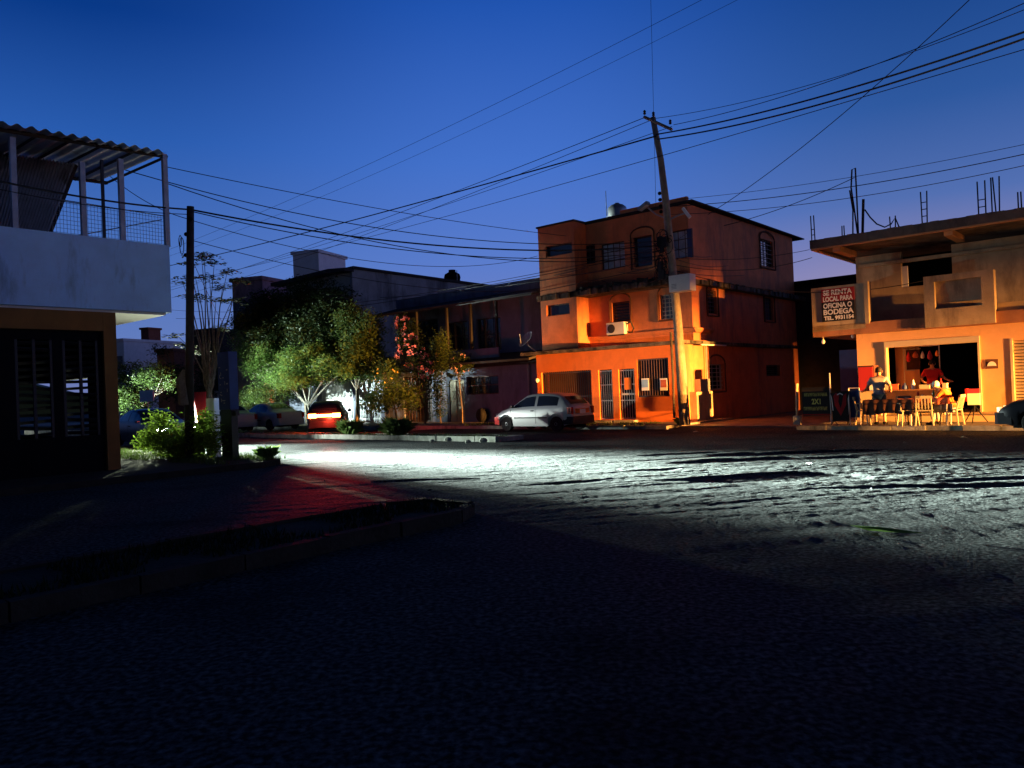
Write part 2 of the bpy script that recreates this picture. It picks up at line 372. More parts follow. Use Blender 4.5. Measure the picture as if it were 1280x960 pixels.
pv = MB(); pv.box(-90, -14.0, KT+.08, 30, -.1, .11); pv.box(-8.9, 25, KT+.08, 30, -.1, .12); pv.box(-14.2, -8.7, KT+1.2, 60, -.1, .04)
struct(pv, 'pavement', 'pavement')
kb = MB(); kerb_run(kb, (-60, KT), (-13.8, KT), .16, .13); kerb_run(kb, (-9.2, KT), (22, KT), .16, .13)
struct(kb, 'kerb', 'kerb')
md = MB(); md.box(-60, -16.4, 18.0, 18.95, -.1, .12)
struct(md, 'median_strip', 'soil')
kb = MB(); kerb_run(kb, (-60, 17.94), (-16.3, 17.94), .16, .17); kerb_run(kb, (-60, 19.03), (-16.3, 19.03), .16, .15); kerb_run(kb, (-16.27, 17.9), (-16.27, 19.1), .16, .15)
struct(kb, 'median_kerb', 'kerb')
# left corner pavement (bush stands on it) and the island of the side street
lp = MB(); lp.ext([(-90, 10.9), (-17.6, 10.9), (-16.9, 10.6), (-16.6, 9.9), (-16.6, -10), (-90, -10)], -.1, .14, 'z'); struct(lp, 'corner_pavement', 'soil')
il = MB(); il.ext([(-8.1, -2), (-8.1, 6.6), (-7.9, 7.1), (-7.5, 7.3), (-7.05, 7.15), (-6.85, 6.7), (-6.85, -2)], -.1, .13, 'z'); struct(il, 'traffic_island', 'soil')
kb = MB(); kerb_run(kb, (-6.8, -2), (-6.8, 6.7), .14, .16); kerb_run(kb, (-6.8, 6.72), (-7.05, 7.2), .14, .16); kerb_run(kb, (-7.1, 7.25), (-7.85, 7.25), .14, .16); kerb_run(kb, (-7.9, 7.2), (-8.15, 6.7), .14, .16); kerb_run(kb, (-8.17, 6.6), (-8.17, -2), .14, .16)
struct(kb, 'island_kerb', 'soil')  # kerb takes the near-black soil colour, its shade put into the colour
def blades(regs, dens, h, name, m='grass'):
    mb = MB()
    for (s0, s1, t0, t1, z) in regs:
        for _ in range(int((s1-s0)*(t1-t0)*dens)):
            s, t = rnd.uniform(s0, s1), rnd.uniform(t0, t1)
            if math.sin(s*2.1+t)*math.cos(t*3.3-s*.7) < -.35: continue
            a = rnd.uniform(0, 6.28); hh = h*rnd.uniform(.4, 1.2); w = .012
            dx, dy = math.cos(a), math.sin(a); lx, ly = rnd.uniform(-.5, .5)*hh, rnd.uniform(-.5, .5)*hh
            mb.add([(s-dx*w, t-dy*w, z), (s+dx*w, t+dy*w, z), (s+lx, t+ly, z+hh)], [(0, 1, 2)])
    o = mb.build(name, m); o.rotation_euler = (0, 0, -A); o['kind'] = 'stuff'; tag(o, None, None); return o
g = blades([(-8.05, -6.9, 1, 7.15, .12)], 420, .10, 'grass', 'shaded_grass'); g['label'] = 'short grass, darkened for shade, on the near traffic island'; g['category'] = 'grass'
g = blades([(-40, -16.6, 18.05, 18.95, .11), (-24.5, -15.0, 24.4, 26.2, .10)], 120, .13, 'grass'); g['label'] = 'ragged grass on the median and below the orange house'; g['category'] = 'grass'
g = blades([(-27, -16.8, 8.9, 10.8, .13)], 220, .14, 'grass'); g['label'] = 'grass around the leafy bush on the left corner'; g['category'] = 'grass'

gr = MB(); rr = random.Random(91)
for _ in range(110):
    s_, t_ = rr.uniform(-15, 6), rr.uniform(8, 23); r = rr.uniform(.008, .022)*(1.5 if rr.random() < .08 else 1)
    gr.lathe((s_, t_, -.004), [(r*.8, 0), (r, r*.5), (r*.55, r*.95)], 5)
g = gr.build('gravel', 'asphalt'); g.rotation_euler = (0, 0, -A); g['kind'] = 'stuff'; g['label'] = 'loose stones scattered over the lit road'; g['category'] = 'gravel'
# ------------------------------------------------------------------ window / grille helpers (street frame)
def bars_t(mb, s0, s1, z0, z1, t, n, w=.015, rails=(0.02, .98)):
    for i in range(n):
        x = s0+(s1-s0)*(i+.5)/n; mb.box(x-w/2, x+w/2, t-w/2, t+w/2, z0, z1)
    for r in rails:
        z = z0+(z1-z0)*r; mb.box(s0, s1, t-w*.8, t+w*.8, z-.02, z+.02)
def arch_pts(c, hw, zb, zs, n=12):   # outline (u,z) up one side, over the arch, down the other
    p = [(c-hw, zb), (c-hw, zs)]
    for i in range(1, n): th = math.pi*(1-i/n); p.append((c+hw*math.cos(th), zs+min(hw, .36)*math.sin(th)))
    return p+[(c+hw, zs), (c+hw, zb)]
def arch_trim(mb, c, hw, zb, zs, d, axis='t', r=.035):
    pts = arch_pts(c, hw, zb, zs); pts.append(pts[0])
    mb.path([(u, d, z) if axis == 't' else (d, u, z) for u, z in pts], r, 4)
def window_t(par, r, t, kind='bars', n=6, depth=.14, pane='glass', barm='bars', label=None, rows=3):
    s0, s1, z0, z1 = r; fr = MB(); w = .045
    for b in ((s0, s0+w, z0, z1), (s1-w, s1, z0, z1), (s0+w, s1-w, z0, z0+w), (s0+w, s1-w, z1-w, z1)): fr.box(b[0], b[1], t+depth-.03, t+depth+.03, b[2], b[3])
    f = fr.build('window', barm, par, label=label)
    MB().box(s0+.01, s1-.01, t+depth+.035, t+depth+.05, z0+.01, z1-.01).build('pane', pane, f)
    b = MB()
    if kind == 'bars': bars_t(b, s0, s1, z0, z1, t+.03, n)
    elif kind == 'grid':
        for i in range(1, n): x = s0+(s1-s0)*i/n; b.box(x-.012, x+.012, t+depth-.05, t+depth-.02, z0, z1)
        for i in range(1, rows): z = z0+(z1-z0)*i/rows; b.box(s0, s1, t+depth-.06, t+depth-.03, z-.014, z+.014)
    elif kind == 'louvre':
        k = int((z1-z0)/.12)
        for i in range(k): z = z0+(z1-z0)*(i+.5)/k; b.obox(((s0+s1)/2, t+depth-.06, z), ((s1-s0)/2-.03, 0, 0), (0, .035, -.03), (0, .003, .004))
    if b.v: b.build('bars' if kind != 'louvre' else 'louvres', barm, f)
    return f
def window_s(par, r, s, kind='grid', n=3, rows=4, pane='glass', barm='bars', depth=.14, label=None):
    t0, t1, z0, z1 = r; fr = MB(); w = .045; x = s-depth
    for b in ((t0, t0+w, z0, z1), (t1-w, t1, z0, z1), (t0+w, t1-w, z0, z0+w), (t0+w, t1-w, z1-w, z1)): fr.box(x-.03, x+.03, b[0], b[1], b[2], b[3])
    f = fr.build('window', barm, par, label=label)
    MB().box(x-.05, x-.035, t0+.01, t1-.01, z0+.01, z1-.01).build('pane', pane, f)
    b = MB()
    for i in range(1, n): y = t0+(t1-t0)*i/n; b.box(x+.035, x+.06, y-.012, y+.012, z0, z1)
    for i in range(1, rows): z = z0+(z1-z0)*i/rows; b.box(x+.06, x+.085, t0, t1, z-.014, z+.014)
    b.build('bars', barm, f); return f
def hole(r): return (r[0], r[1], r[2], r[3])

# ------------------------------------------------------------------ orange three-storey house on the far corner
F0 = 27.0; REC = 28.05; BAY = 27.15
SC = on_t(854, 490, F0)[0]; SL = on_t(672, 490, F0)[0]
Z1 = on_t(762, 437, F0)[2]      # ground storey cornice
Z2 = 5.55; Z3 = on_t(800, 267, REC)[2]
oh = thing('orange_house', 'three storey orange corner house with barred ground floor and arched windows', 'house', (SC, F0, .1))
gar = rect_t(678, 464, 740, 530, F0); d1 = rect_t(749, 462, 766, 524, F0); d2 = rect_t(774, 461, 794, 524, F0); w1 = rect_t(797, 448, 836, 496, F0)
zb = .12; gar = (gar[0], gar[1], zb, gar[3]); d1 = (d1[0], d1[1], .22, d1[3]); d2 = (d2[0], d2[1], .22, d2[3])
MB().wall(SL, SC, 0, Z1, F0, F0+.2, [hole(gar), hole(d1), hole(d2), hole(w1)]).build('ground_wall', 'orange_deep', oh)
# room behind the gate
rm = MB(); rm.box(SL, gar[1]+.5, F0+3.2, F0+3.35, 0, Z1-.1); rm.box(SL+.001, SL+.15, F0+.2, F0+3.2, 0, Z1-.1); rm.box(gar[1]+.35, gar[1]+.5, F0+.2, F0+3.2, 0, Z1-.1)
rm.build('garage_wall', 'orange_deep', oh)
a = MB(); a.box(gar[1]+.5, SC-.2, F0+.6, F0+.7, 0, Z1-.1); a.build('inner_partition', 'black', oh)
a = MB(); a.box(gar[0]+.5, gar[0]+2.0, F0+3.1, F0+3.19, 1.5, 2.5); a.build('window', 'glass', oh)
g = MB(); bars_t(g, gar[0], gar[1], gar[2], gar[3], F0+.08, 24, .022, (.03, .5, .97)); gt = g.build('gate', 'bars', oh)
for r in (d1, d2):
    g = MB(); bars_t(g, r[0]+.03, r[1]-.03, r[2], r[3]-.02, F0+.08, 6, .022, (.02, .38, .7, .98)); dd = g.build('door', 'bars_pale', oh)
    MB().box(r[0], r[1], F0+.16, F0+.18, r[2], r[3]).build('door_panel', 'black', dd)
    MB().box(r[0]-.1, r[1]+.1, F0-.35, F0, .1, .2).build('doorstep', 'concrete', oh)
    if r is d2:
        pr = rect_t(780, 472, 788, 487, F0); MB().box(pr[0], pr[1], F0+.03, F0+.05, pr[2], pr[3]).build('paper_notice', 'orangepaper', dd)
        MB().box(r[0]+.1, r[1]-.02, F0+.03, F0+.06, 1.22, 1.3).build('letter_slot', 'bars_pale', dd)
wf = window_t(oh, w1, F0, 'bars', 12, .12, 'glass', 'bars')
c = MB(); c.box(w1[0]+.05, w1[1]-.05, F0+.2, F0+.24, w1[2]+.05, w1[3]-.05); c.build('curtain_sky_tint', 'curtain_sky_tint', wf)
for px, mt in ((802, 'bluepaper'), (825, 'white')):
    pr = rect_t(px, 473, px+9, 488, F0)
    p = MB(); p.box(pr[0], pr[1], F0-.005, F0+.005, pr[2], pr[3]); po = p.build('poster', 'white', wf)
    q = MB(); q.box(pr[0]+.03, pr[1]-.03, F0-.009, F0-.006, pr[2]+.12, pr[3]-.05); q.build('poster_print', 'bluepaper' if mt == 'bluepaper' else 'tablered', po)
# cornice over the ground storey, wrapping the corner and running past the left end
cn = MB(); cn.box(SL-.55, SC+.35, F0-.45, F0+1.2, Z1, Z1+.13); cn.box(SC-.05, SC+.35, F0+1.2, F0+11.3, Z1-.02, Z1+.11)
cn.build('cornice', 'ledge', oh)
# side (alley) wall, all storeys
ST = on_s(992, 330, SC-.02)[1]
ga = rect_s(887, 455, 905, 487, SC); sa = rect_s(885, 363, 896, 392, SC); sb = rect_s(956, 372, 967, 400, SC); ta = rect_s(951, 300, 967, 333, SC); gb = rect_s(958, 456, 975, 470, SC)
MB().wall(F0+.2, ST, 0, Z1, SC, SC-.2, [hole(ga), hole(gb)], 'x').build('side_wall', 'orange', oh)
MB().wall(REC+.2, ST, Z1+.13, Z2, SC-.02, SC-.22, [hole(sa), hole(sb)], 'x').build('side_wall', 'orange', oh)
MB().wall(REC+.2, ST, Z2+.2, Z3, SC-.04, SC-.24, [hole(ta)], 'x').build('side_wall', 'orange', oh)
for r, k in ((ga, 3), (sa, 2), (sb, 2), (ta, 3), (gb, 2)): window_s(oh, r, SC-.02, 'grid', k, 6, 'glass' if r is not sb else 'glass_pale', 'bars_pale' if r is ga else 'bars')
for r in (ga, sa, sb, ta):
    tr = MB(); cc, hw = (r[0]+r[1])/2, (r[1]-r[0])/2+.1; arch_trim(tr, cc, hw, r[2]-.1, r[3]+.02, SC+.02, 's', .04); tr.build('arch_trim', 'trim', oh)
# second storey: bay on the left, recessed front on the right
b0 = on_t(677, 410, BAY)[0]; b1 = on_t(722, 410, BAY)[0]
sl = rect_t(683, 380, 712, 394, BAY); sl3 = rect_t(682, 305, 715, 319, BAY)
bw = MB(); bw.wall(b0, b1, Z1+.13, Z2+.1, BAY, BAY+.2, [hole(sl)]); bw.wall(b0, b1, Z2+.1, Z3+.05, BAY+.001, BAY+.2, [hole(sl3)])
bw.box(b1-.2, b1, BAY+.2, REC, Z1+.13, Z3+.05); bw.box(b0, b0+.2, BAY+.2, ST, 0, Z3+.05)
bw.build('bay_wall', 'orange', oh)
for r in (sl, sl3): window_t(oh, r, BAY, 'none')
aw = rect_t(765, 377, 787, 402, REC); bwn = rect_t(825, 368, 841, 399, REC)
t3 = rect_t(728, 306, 744, 330, REC); t4 = rect_t(751, 303, 781, 336, REC); t5 = rect_t(792, 295, 815, 333, REC); t6 = rect_t(838, 287, 864, 323, REC)
MB().wall(b1-.2, SC-.02, Z1+.13, Z2, REC, REC+.2, [hole(aw), hole(bwn)]).build('front_wall', 'orange', oh)
MB().wall(b1-.2, SC-.04, Z2+.2, Z3, REC, REC+.2, [hole(x) for x in (t3, t4, t5, t6)]).build('front_wall', 'orange', oh)
window_t(oh, aw, REC, 'louvre'); window_t(oh, bwn, REC, 'grid', 3, rows=6, pane='glass_pale', barm='bars_pale')
window_t(oh, t3, REC, 'grid', 2); window_t(oh, t4, REC, 'grid', 4, rows=3, pane='curtain_sky_tint'); window_t(oh, t5, REC, 'none'); f6 = window_t(oh, t6, REC, 'grid', 3, rows=3, pane='curtain_sky_tint')
MB().box(t6[1]-.22, t6[1]-.03, REC+.09, REC+.12, t6[2], t6[3]).build('drape', 'tileblue', f6)
for r, k in ((aw, 1), (bwn, 1)): tr = MB(); cc, hw = (r[0]+r[1])/2, (r[1]-r[0])/2+.09; arch_trim(tr, cc, hw, r[2]-.06, r[3]+.0, REC-.02, 't', .035); tr.build('arch_trim', 'trim', oh)
tr = MB()
cc, hw = (t5[0]+t5[1])/2, (t5[1]-t5[0])/2+.12
tr.path([(cc-hw, REC-.02, t5[2]-.1), (cc-hw, REC-.02, t5[3]+.1)]+[(cc+hw*math.cos(math.pi*(1-i/8)), REC-.02, t5[3]+.1+.28*math.sin(math.pi*i/8)) for i in range(1, 8)]+[(cc+hw, REC-.02, t5[3]+.1), (cc+hw, REC-.02, t5[2]-.1)], .035, 4)
tr.build('arch_trim', 'trim', oh)
# band moulding under the second-storey windows
bm_ = MB(); bm_.ext([(REC, 3.62), (REC-.08, 3.66), (REC-.16, 3.75), (REC-.16, 3.82), (REC, 3.84)], b1, SC+.14, 'x'); bm_.ext([(SC-.02, 3.62), (SC+.06, 3.66), (SC+.14, 3.75), (SC+.14, 3.82), (SC-.02, 3.84)], REC+.003, REC+1.6, 'y')
bm_.build('moulding', 'orange', oh)
# the long mossy ledge between second and third storey
lg = MB(); n = 60
for i in range(n):
    x0 = b0-.1+(SC+.3-b0)*i/n; x1 = b0-.1+(SC+.3-b0)*(i+1)/n; d = rnd.uniform(-.05, .05)
    lg.box(x0, x1, F0+.0+d, REC+.3, Z2+.004*(i % 2), Z2+.2+rnd.uniform(-.03, .05))
for i in range(55):
    y0 = REC+.3+(ST+.8-REC-.3)*i/55; y1 = REC+.3+(ST+.8-REC-.3)*(i+1)/55
    lg.box(SC-.1, SC+.32+rnd.uniform(-.05, .05), y0, y1, Z2+.004*(i % 2), Z2+.2+rnd.uniform(-.03, .05))
for _ in range(70):
    x = rnd.uniform(b1+.2, SC-.2); h = rnd.uniform(.04, .2); w = rnd.uniform(.06, .25); y = F0+.15+rnd.uniform(0, .5)
    lg.obox((x, y, Z2+.2+h/2), (w, rnd.uniform(-.05, .05), rnd.uniform(-.05, .05)), (0, .06, .02), (rnd.uniform(-.05, .05), 0, h/2))
lg.build('ledge', 'ledge', oh)
# parapet cap and roof sheet
rf = MB(); rf.box(b0-.06, b1+.06, BAY-.06, REC+.4, Z3+.05, Z3+.12); rf.box(b1-.1, SC-.1, REC-.04, REC+.4, Z3, Z3+.08)
rf.ext([(REC-.1, Z3+.06), (ST+1.0, Z3-.02), (ST+1.0, Z3+.03), (REC-.1, Z3+.12)], SC-6.2, SC+.22, 'x')
rf.build('roof', 'darkroof', oh)
pz = MB(); pz.box(SC-3.2, SC-.05, REC-.02, REC+.15, Z3+.13, Z3+.3); pz.build('parapet', 'orange', oh)
# things on the house
tp = on_t(771, 254, 31); ZT = tp[2]-.98
tk = thing('rooftop_water_tank', 'pale domed cylindrical water tank on the orange house roof', 'water tank', (tp[0], 31, ZT))
MB().lathe((tp[0], 31, ZT), [(.42, 0), (.46, .05), (.46, .62), (.44, .76), (.30, .88), (.12, .94), (.12, .98)], 20).build('tank_body', 'zinc', tk, True)
MB().tube((tp[0]-.2, 30.4, Z3-.3), (tp[0]-.2, 30.4, ZT+1.5), .015).build('pipe', 'steel', tk)
ac = rect_t(758, 403, 780, 418, REC-.35)
at_ = thing('air_conditioner', 'white outdoor air conditioner unit under the arched louvred window', 'air conditioner', (ac[0], REC-.35, ac[2]))
MB().box(ac[0], ac[1], REC-.35, REC-.04, ac[2], ac[3]).build('casing', 'white', at_)
f = MB(); f.lathe(((ac[0]*.72+ac[1]*.28), REC-.355, (ac[2]+ac[3])/2), [(.19, 0), (.19, -.012), (.05, -.02)], 16, 'y'); f.build('fan_grille', 'plastic_dark', at_)
MB().box(ac[0]+.05, ac[1]-.05, REC-.3, REC, ac[2]-.05, ac[2]-.003).build('bracket', 'rust', at_)
ml = MB(); ml.path([(ac[1]+.05, REC-.2, ac[3]-.1), (ac[1]+.25, REC-.2, ac[3]-.02), (ac[1]+.35, REC-.15, ac[2]+.2), (ac[1]+.2, REC-.1, ac[2]), (ac[1], REC-.1, ac[2]+.1)], .035, 6); ml.build('hose', 'plastic_dark', at_)
p = on_t(657, 424, F0+.4)
ds = thing('satellite_dish', 'round grey satellite dish on the left end of the orange house cornice', 'satellite dish', (SL-.25, F0+.4, Z1+.13))
c0 = Vector((p[0], F0+.4, p[2])); ax = Vector((-.25, -.75, .6)).normalized(); u = ax.cross(Vector((0, 0, 1))).normalized(); v = ax.cross(u)
vs, fs = [], []
for i, (r_, h_) in enumerate([(.001, -.09), (.2, -.06), (.35, -.02), (.44, .02)]):
    for k in range(20): th = k*math.pi/10; vs.append(c0+u*r_*math.cos(th)*1.0+v*r_*math.sin(th)+ax*h_)
for i in range(3):
    for k in range(20): fs.append((i*20+k, i*20+(k+1) % 20, (i+1)*20+(k+1) % 20, (i+1)*20+k))
MB().add(vs, fs).build('dish', 'steel', ds, True)
MB().path([(SL-.2, F0+.4, Z1+.12), c0+Vector((.15, 0, -.3)), c0+ax*-.09], .025).build('mast', 'steel', ds)
MB().path([c0+v*.4, c0+ax*.4], .012).build('feed_arm', 'steel', ds)
# pale meter cabinet standing at the side wall, warm lit
mr_ = rect_s(873, 495, 893, 527, SC+.35)
mc = thing('meter_pillar', 'short masonry meter pillar against the orange side wall', 'meter pillar', (SC, mr_[0], .1))
MB().box(SC+.003, SC+.3, mr_[0], mr_[1], .1, 1.25).build('pillar', 'shopstucco', mc)
MB().box(SC+.003, SC+.25, mr_[0]+.45, mr_[1]-.1, 1.25, 1.75).build('meter_box', 'steel', mc)
MB().tube((SC+.12, mr_[1]-.05, .1), (SC+.12, mr_[1]-.05, Z1-.03), .03).build('conduit', 'steel', mc)
fl = on_s(893, 429, SC+.36)
tl = MB(); tl.tube((SC+.38, fl[1]-1.2, Z1-.03), (SC+.38, fl[1]+1.0, Z1-.03), .03); single(tl, 'drain_pipe', 'white', 'short white pipe along the side cornice of the orange house', 'pipe', (SC+.38, fl[1], Z1))
wl = MB(); wl.lathe((SL+.1, F0-.12, 2.0), [(.03, -.1), (.09, -.04), (.1, .04), (.03, .1)], 10); single(wl, 'wall_lamp', 'bulb', 'unlit round lamp at the left edge of the orange ground floor', 'lamp', (SL+.1, F0-.12, 2), smooth=True)

# ------------------------------------------------------------------ corner shop with roof slab and terrace
G0 = 28.3; T0 = 28.0; U0 = 29.9
XC = on_t(1073, 480, G0)[0]; XT = on_t(1015, 390, T0)[0]; XU = on_t(1070, 340, U0)[0]; XR = XC+9
zc = on_t(1073, 418, G0)[2]; zb0 = zc; zb1 = on_t(1200, 393, T0)[2]
print('shop', XC, XT, XU, zc, zb1)
sh = thing('corner_shop', 'tan two storey corner shop with open front, walled terrace and unfinished roof slab', 'shop', (XC, G0, .12))
do = rect_t(1110, 431, 1224, 520, G0); do = (do[0], do[1], .32, do[3])
lv = rect_t(1267, 425, 1290, 492, G0); lv = (lv[0], lv[0]+1.2, .35, lv[3])
MB().wall(XC, XR, .1, zc, G0, G0+.2, [hole(do), hole(lv)]).build('ground_wall', 'shopwall', sh)
MB().box(XC, XC+.2, G0+.2, G0+8, .1, zc).build('side_wall', 'shopwall', sh)
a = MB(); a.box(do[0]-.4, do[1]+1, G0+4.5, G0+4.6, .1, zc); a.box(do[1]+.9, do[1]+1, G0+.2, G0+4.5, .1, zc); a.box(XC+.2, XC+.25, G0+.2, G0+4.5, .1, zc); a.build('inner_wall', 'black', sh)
a = MB(); a.box(do[0], do[0]+.75, G0+1.0, G0+1.1, .1, zc); a.build('inner_partition', 'shopwall', sh)
fr = MB(); fr.box(do[0]-.06, do[1]+.06, G0-.06, G0+.1, do[3]+.001, do[3]+.2); fr.box(do[0]-.06, do[0]-.001, G0-.05, G0+.1, .3, do[3]); fr.box(do[1]+.001, do[1]+.06, G0-.05, G0+.1, .3, do[3]); fr.build('shutter_housing', 'cream', sh)
st_ = MB(); st_.box(XC-.6, XR, G0-.55, G0+4.5, .1, .32); st_.build('floor_step', 'card', sh)
# slatted shutter door at the right edge
s_ = MB()
for i in range(22): z = lv[2]+(lv[3]-lv[2])*(i+.5)/22; s_.obox(((lv[0]+lv[1])/2, G0+.08, z), ((lv[1]-lv[0])/2, 0, 0), (0, .03, .03), (0, -.004, .006))
sd = s_.build('slatted_shutter', 'cream', sh)
MB().box(lv[0]-.07, lv[0], G0-.03, G0+.12, lv[2], lv[3]+.07).build('frame', 'cream', sd)
# terrace slab band, parapet, panel
MB().box(XT, XR, T0, G0+8, zc+.002, zb1).build('floor_slab', 'shopband', sh)
p0 = on_t(1015, 365, T0)[2]; pe = on_t(1083, 380, T0)[0]
zp = on_t(1048, 357, T0)[2]
pw = MB(); pw.box(XT, pe-.05, T0, T0+.15, zb1-.2, zp); pw.box(XT, XT+.15, T0+.15, G0+6, zb1, zp-.1); pw.build('parapet', 'shopstucco', sh)
MB().box(pe-.049, pe+.08, T0-.05, T0+.3, zb1-.05, zp+.04).build('pilaster', 'shopstucco', sh)
pn = rect_t(1155, 341, 1243, 396, T0-.1); ir = rect_t(1168, 349, 1227, 384, T0-.1)
pn = (pn[0], pn[1], zb1-.35, on_t(1200, 341, T0-.1)[2]); inner = (ir[0], ir[1], ir[2], ir[3])
MB().wall(pn[0], pn[1], pn[2], pn[3], T0-.12, T0+.25, [inner]).build('terrace_panel', 'shopstucco', sh)
MB().obox(((ir[0]+ir[1])/2, T0+.12, (ir[2]+ir[3])/2+.1), ((ir[1]-ir[0])/2, 0, 0), (0, .03, 0), (0, -.04, (ir[3]-ir[2])/2-.1)).build('panel_inset', 'shopstucco', sh)
MB().box(pn[1]+.003, XR, T0+.3, T0+.4, zb1, zb1+.28).build('terrace_curb', 'shopstucco', sh)
# upper storey
zs = on_t(1100, 318, U0)[2]
uw = rect_t(1126, 306, 1190, 356, U0); 
MB().wall(XU, XR, zb1, zs, U0, U0+.2, [hole(uw)]).build('upper_wall', 'shopstucco', sh)
MB().box(XU, XU+.2, U0+.2, G0+8, zb1, zs).build('upper_side_wall', 'shopstucco', sh)
wf = MB(); wf.box(uw[0], uw[0]+.2, U0+.05, U0+.12, uw[2], uw[2]+.75); wf.build('window_frame', 'white', sh)
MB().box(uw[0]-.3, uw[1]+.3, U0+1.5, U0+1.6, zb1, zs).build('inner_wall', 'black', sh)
RT = 27.9; r0 = on_t(1012, 306, RT); r1 = on_t(1280, 266, RT)
print('roofz', r0, r1, zs)
zr = (r0[2]+r1[2])/2; sl_ = MB()
n = 40; x0 = r0[0]
for i in range(n):
    a, b = x0+(XR-x0)*i/n, x0+(XR-x0)*(i+1)/n; sl_.box(a, b, RT+rnd.uniform(-.012, .012), G0+8, zr-.14+.003*(i % 2), zr+.16+rnd.uniform(-.012, .012))
so = sl_.build('roof_slab', 'slab', sh)
e = MB(); e.box(x0+.02, XR, RT+.03, RT+.16, zr-.2, zr-.145); e.box(x0+.02, x0+.15, RT+.16, G0+8, zr-.2, zr-.145)
for x in (XU-.2, XU+3.3, XU+6.6): e.box(x, x+.25, RT+.16, U0, zr-.34, zr-.145)
e.build('edge_beam', 'shopwall', sh)
MB().box(XU+.1, XR, U0-.15, U0, zs-.42, zs-.3).build('lintel', 'shopstucco', sh)
# rebar sticking out of the slab
def rebar(xs, h, t=RT+.6, rungs=3, jit=.03):
    b = MB()
    for x in xs: b.path([(x, t, zr+.1), (x+rnd.uniform(-jit, jit), t, zr+.16+h)], .022, 5)
    for k in range(rungs): z = zr+.25+k*h/5; b.path([(min(xs), t-.02, z), (max(xs), t-.02, z)], .015, 4)
    b.build('rebar', 'rust', sh)
def xr(px, t=RT+.6): return on_t(px, 260, t)[0]
rebar([xr(1013), xr(1017)], 1.0); rebar([xr(1051), xr(1054)], .45, rungs=1)
rebar([xr(1152), xr(1158)], 1.15, rungs=4); rebar([xr(1223), xr(1232)], 1.15, rungs=3, jit=.01); rebar([xr(1240), xr(1245), xr(1249)], 1.2, rungs=0, jit=.06); rebar([xr(1273), xr(1277)], .6, rungs=1)
rebar([xr(1112), xr(1118)], .5, rungs=1)
b = MB(); x = xr(1070)
def rp(px, py): v = on_t(px, py, RT+.6); return (v[0], v[1], v[2])
b.path([rp(1073, 295), rp(1071, 250), rp(1069, 210), rp(1065, 212), rp(1064, 235), rp(1068, 262), rp(1072, 292)], .03, 5)
b.path([rp(1066, 292), rp(1066, 262), rp(1062, 238)], .028, 5); b.path([rp(1078, 293), rp(1079, 249)], .05, 5)
b.path([rp(1081, 262), rp(1088, 272), rp(1096, 280), rp(1106, 284), rp(1114, 280), rp(1119, 272), rp(1124, 284)], .025, 5)
b.build('rebar', 'rust', sh, label='bent cluster of rusty rebar with a looping cable')
for px, py in ((1029, 427), (1066, 420)):
    v = on_t(px, py, T0+.4); b = thing('bare_bulb', 'unlit bulb under the terrace slab, %s the shop corner' % ('farther from' if px == 1029 else 'close to'), 'light bulb', (v[0], v[1], zc))
    MB().tube((v[0], v[1], zc-.001), (v[0], v[1], v[2]+.08), .015).build('holder', 'cream', b); MB().lathe((v[0], v[1], v[2]-.06), [(.02, .15), (.06, .08), (.065, .03), (.03, -.02)], 10).build('bulb', 'bulb', b, True)
pq = on_t(1240, 455, G0)
pl = thing('wall_plaque', 'square dark plaque with pale shell emblem right of the shop opening', 'plaque', (pq[0], G0, pq[2]))
MB().box(pq[0]-.17, pq[0]+.17, G0-.04, G0-.002, pq[2]-.15, pq[2]+.15).build('board', 'trim', pl)
e = MB(); e.ext([(pq[0]+.12*math.cos(math.pi*i/10), pq[2]-.06+.14*math.sin(math.pi*i/10)) for i in range(11)], G0-.06, G0-.041); e.build('emblem', 'lettering', pl)

# text helper
def text_mb(body, size, width=None, bold=.0):
    cu = bpy.data.curves.new('t', 'FONT'); cu.body = body; cu.size = size; cu.offset = bold; cu.align_x = 'LEFT'
    ob = bpy.data.objects.new('t', cu); C.objects.link(ob); dg = bpy.context.evaluated_depsgraph_get(); me = bpy.data.meshes.new_from_object(ob.evaluated_get(dg))
    vs = [v.co.copy() for v in me.vertices]; fs = [tuple(p.vertices) for p in me.polygons]; bpy.data.objects.remove(ob)
    x0 = min(v.x for v in vs); x1 = max(v.x for v in vs)
    k = (width/(x1-x0)) if width else 1
    return [((v.x-x0)*k, v.y) for v in vs], fs
def text_t(par, body, s0, s1, z, size, t, m, name='lettering', bold=.008):   # writing on a plane t, between s0..s1, baseline z
    vs, fs = text_mb(body, size, s1-s0, bold); b = MB(); b.add([(s0+x, t, z+y) for x, y in vs], fs); return b.build(name, m, par)
bn = rect_t(1027, 360, 1068, 401, T0-.03); bn = (bn[0], bn[1], bn[2], bn[3])
bs = thing('rental_banner', 'red and black banner with white rental lettering on the terrace wall', 'banner', (bn[0], T0, bn[2]))
H = bn[3]-bn[2]; Wd = bn[1]-bn[0]
k = MB(); k.box(bn[0], bn[1], T0-.03, T0-.004, bn[2], bn[2]+H*.60); k.build('lower_field', 'bannerblack', bs)
k = MB(); k.box(bn[0], bn[1], T0-.03, T0-.004, bn[2]+H*.601, bn[3]); k.build('upper_field', 'bannerred', bs)
for body, a, b_, z, sz in (('SE RENTA', .06, .94, .81, .26), ('LOCAL PARA', .05, .96, .62, .24), ('OFICINA O', .05, .93, .41, .25), ('BODEGA', .05, .97, .215, .26), ('TEL. 9931154', .06, .97, .05, .19)):
    text_t(bs, body, bn[0]+Wd*a, bn[0]+Wd*b_, bn[2]+H*z, sz*H/1.2*1.0, T0-.034, 'lettering')
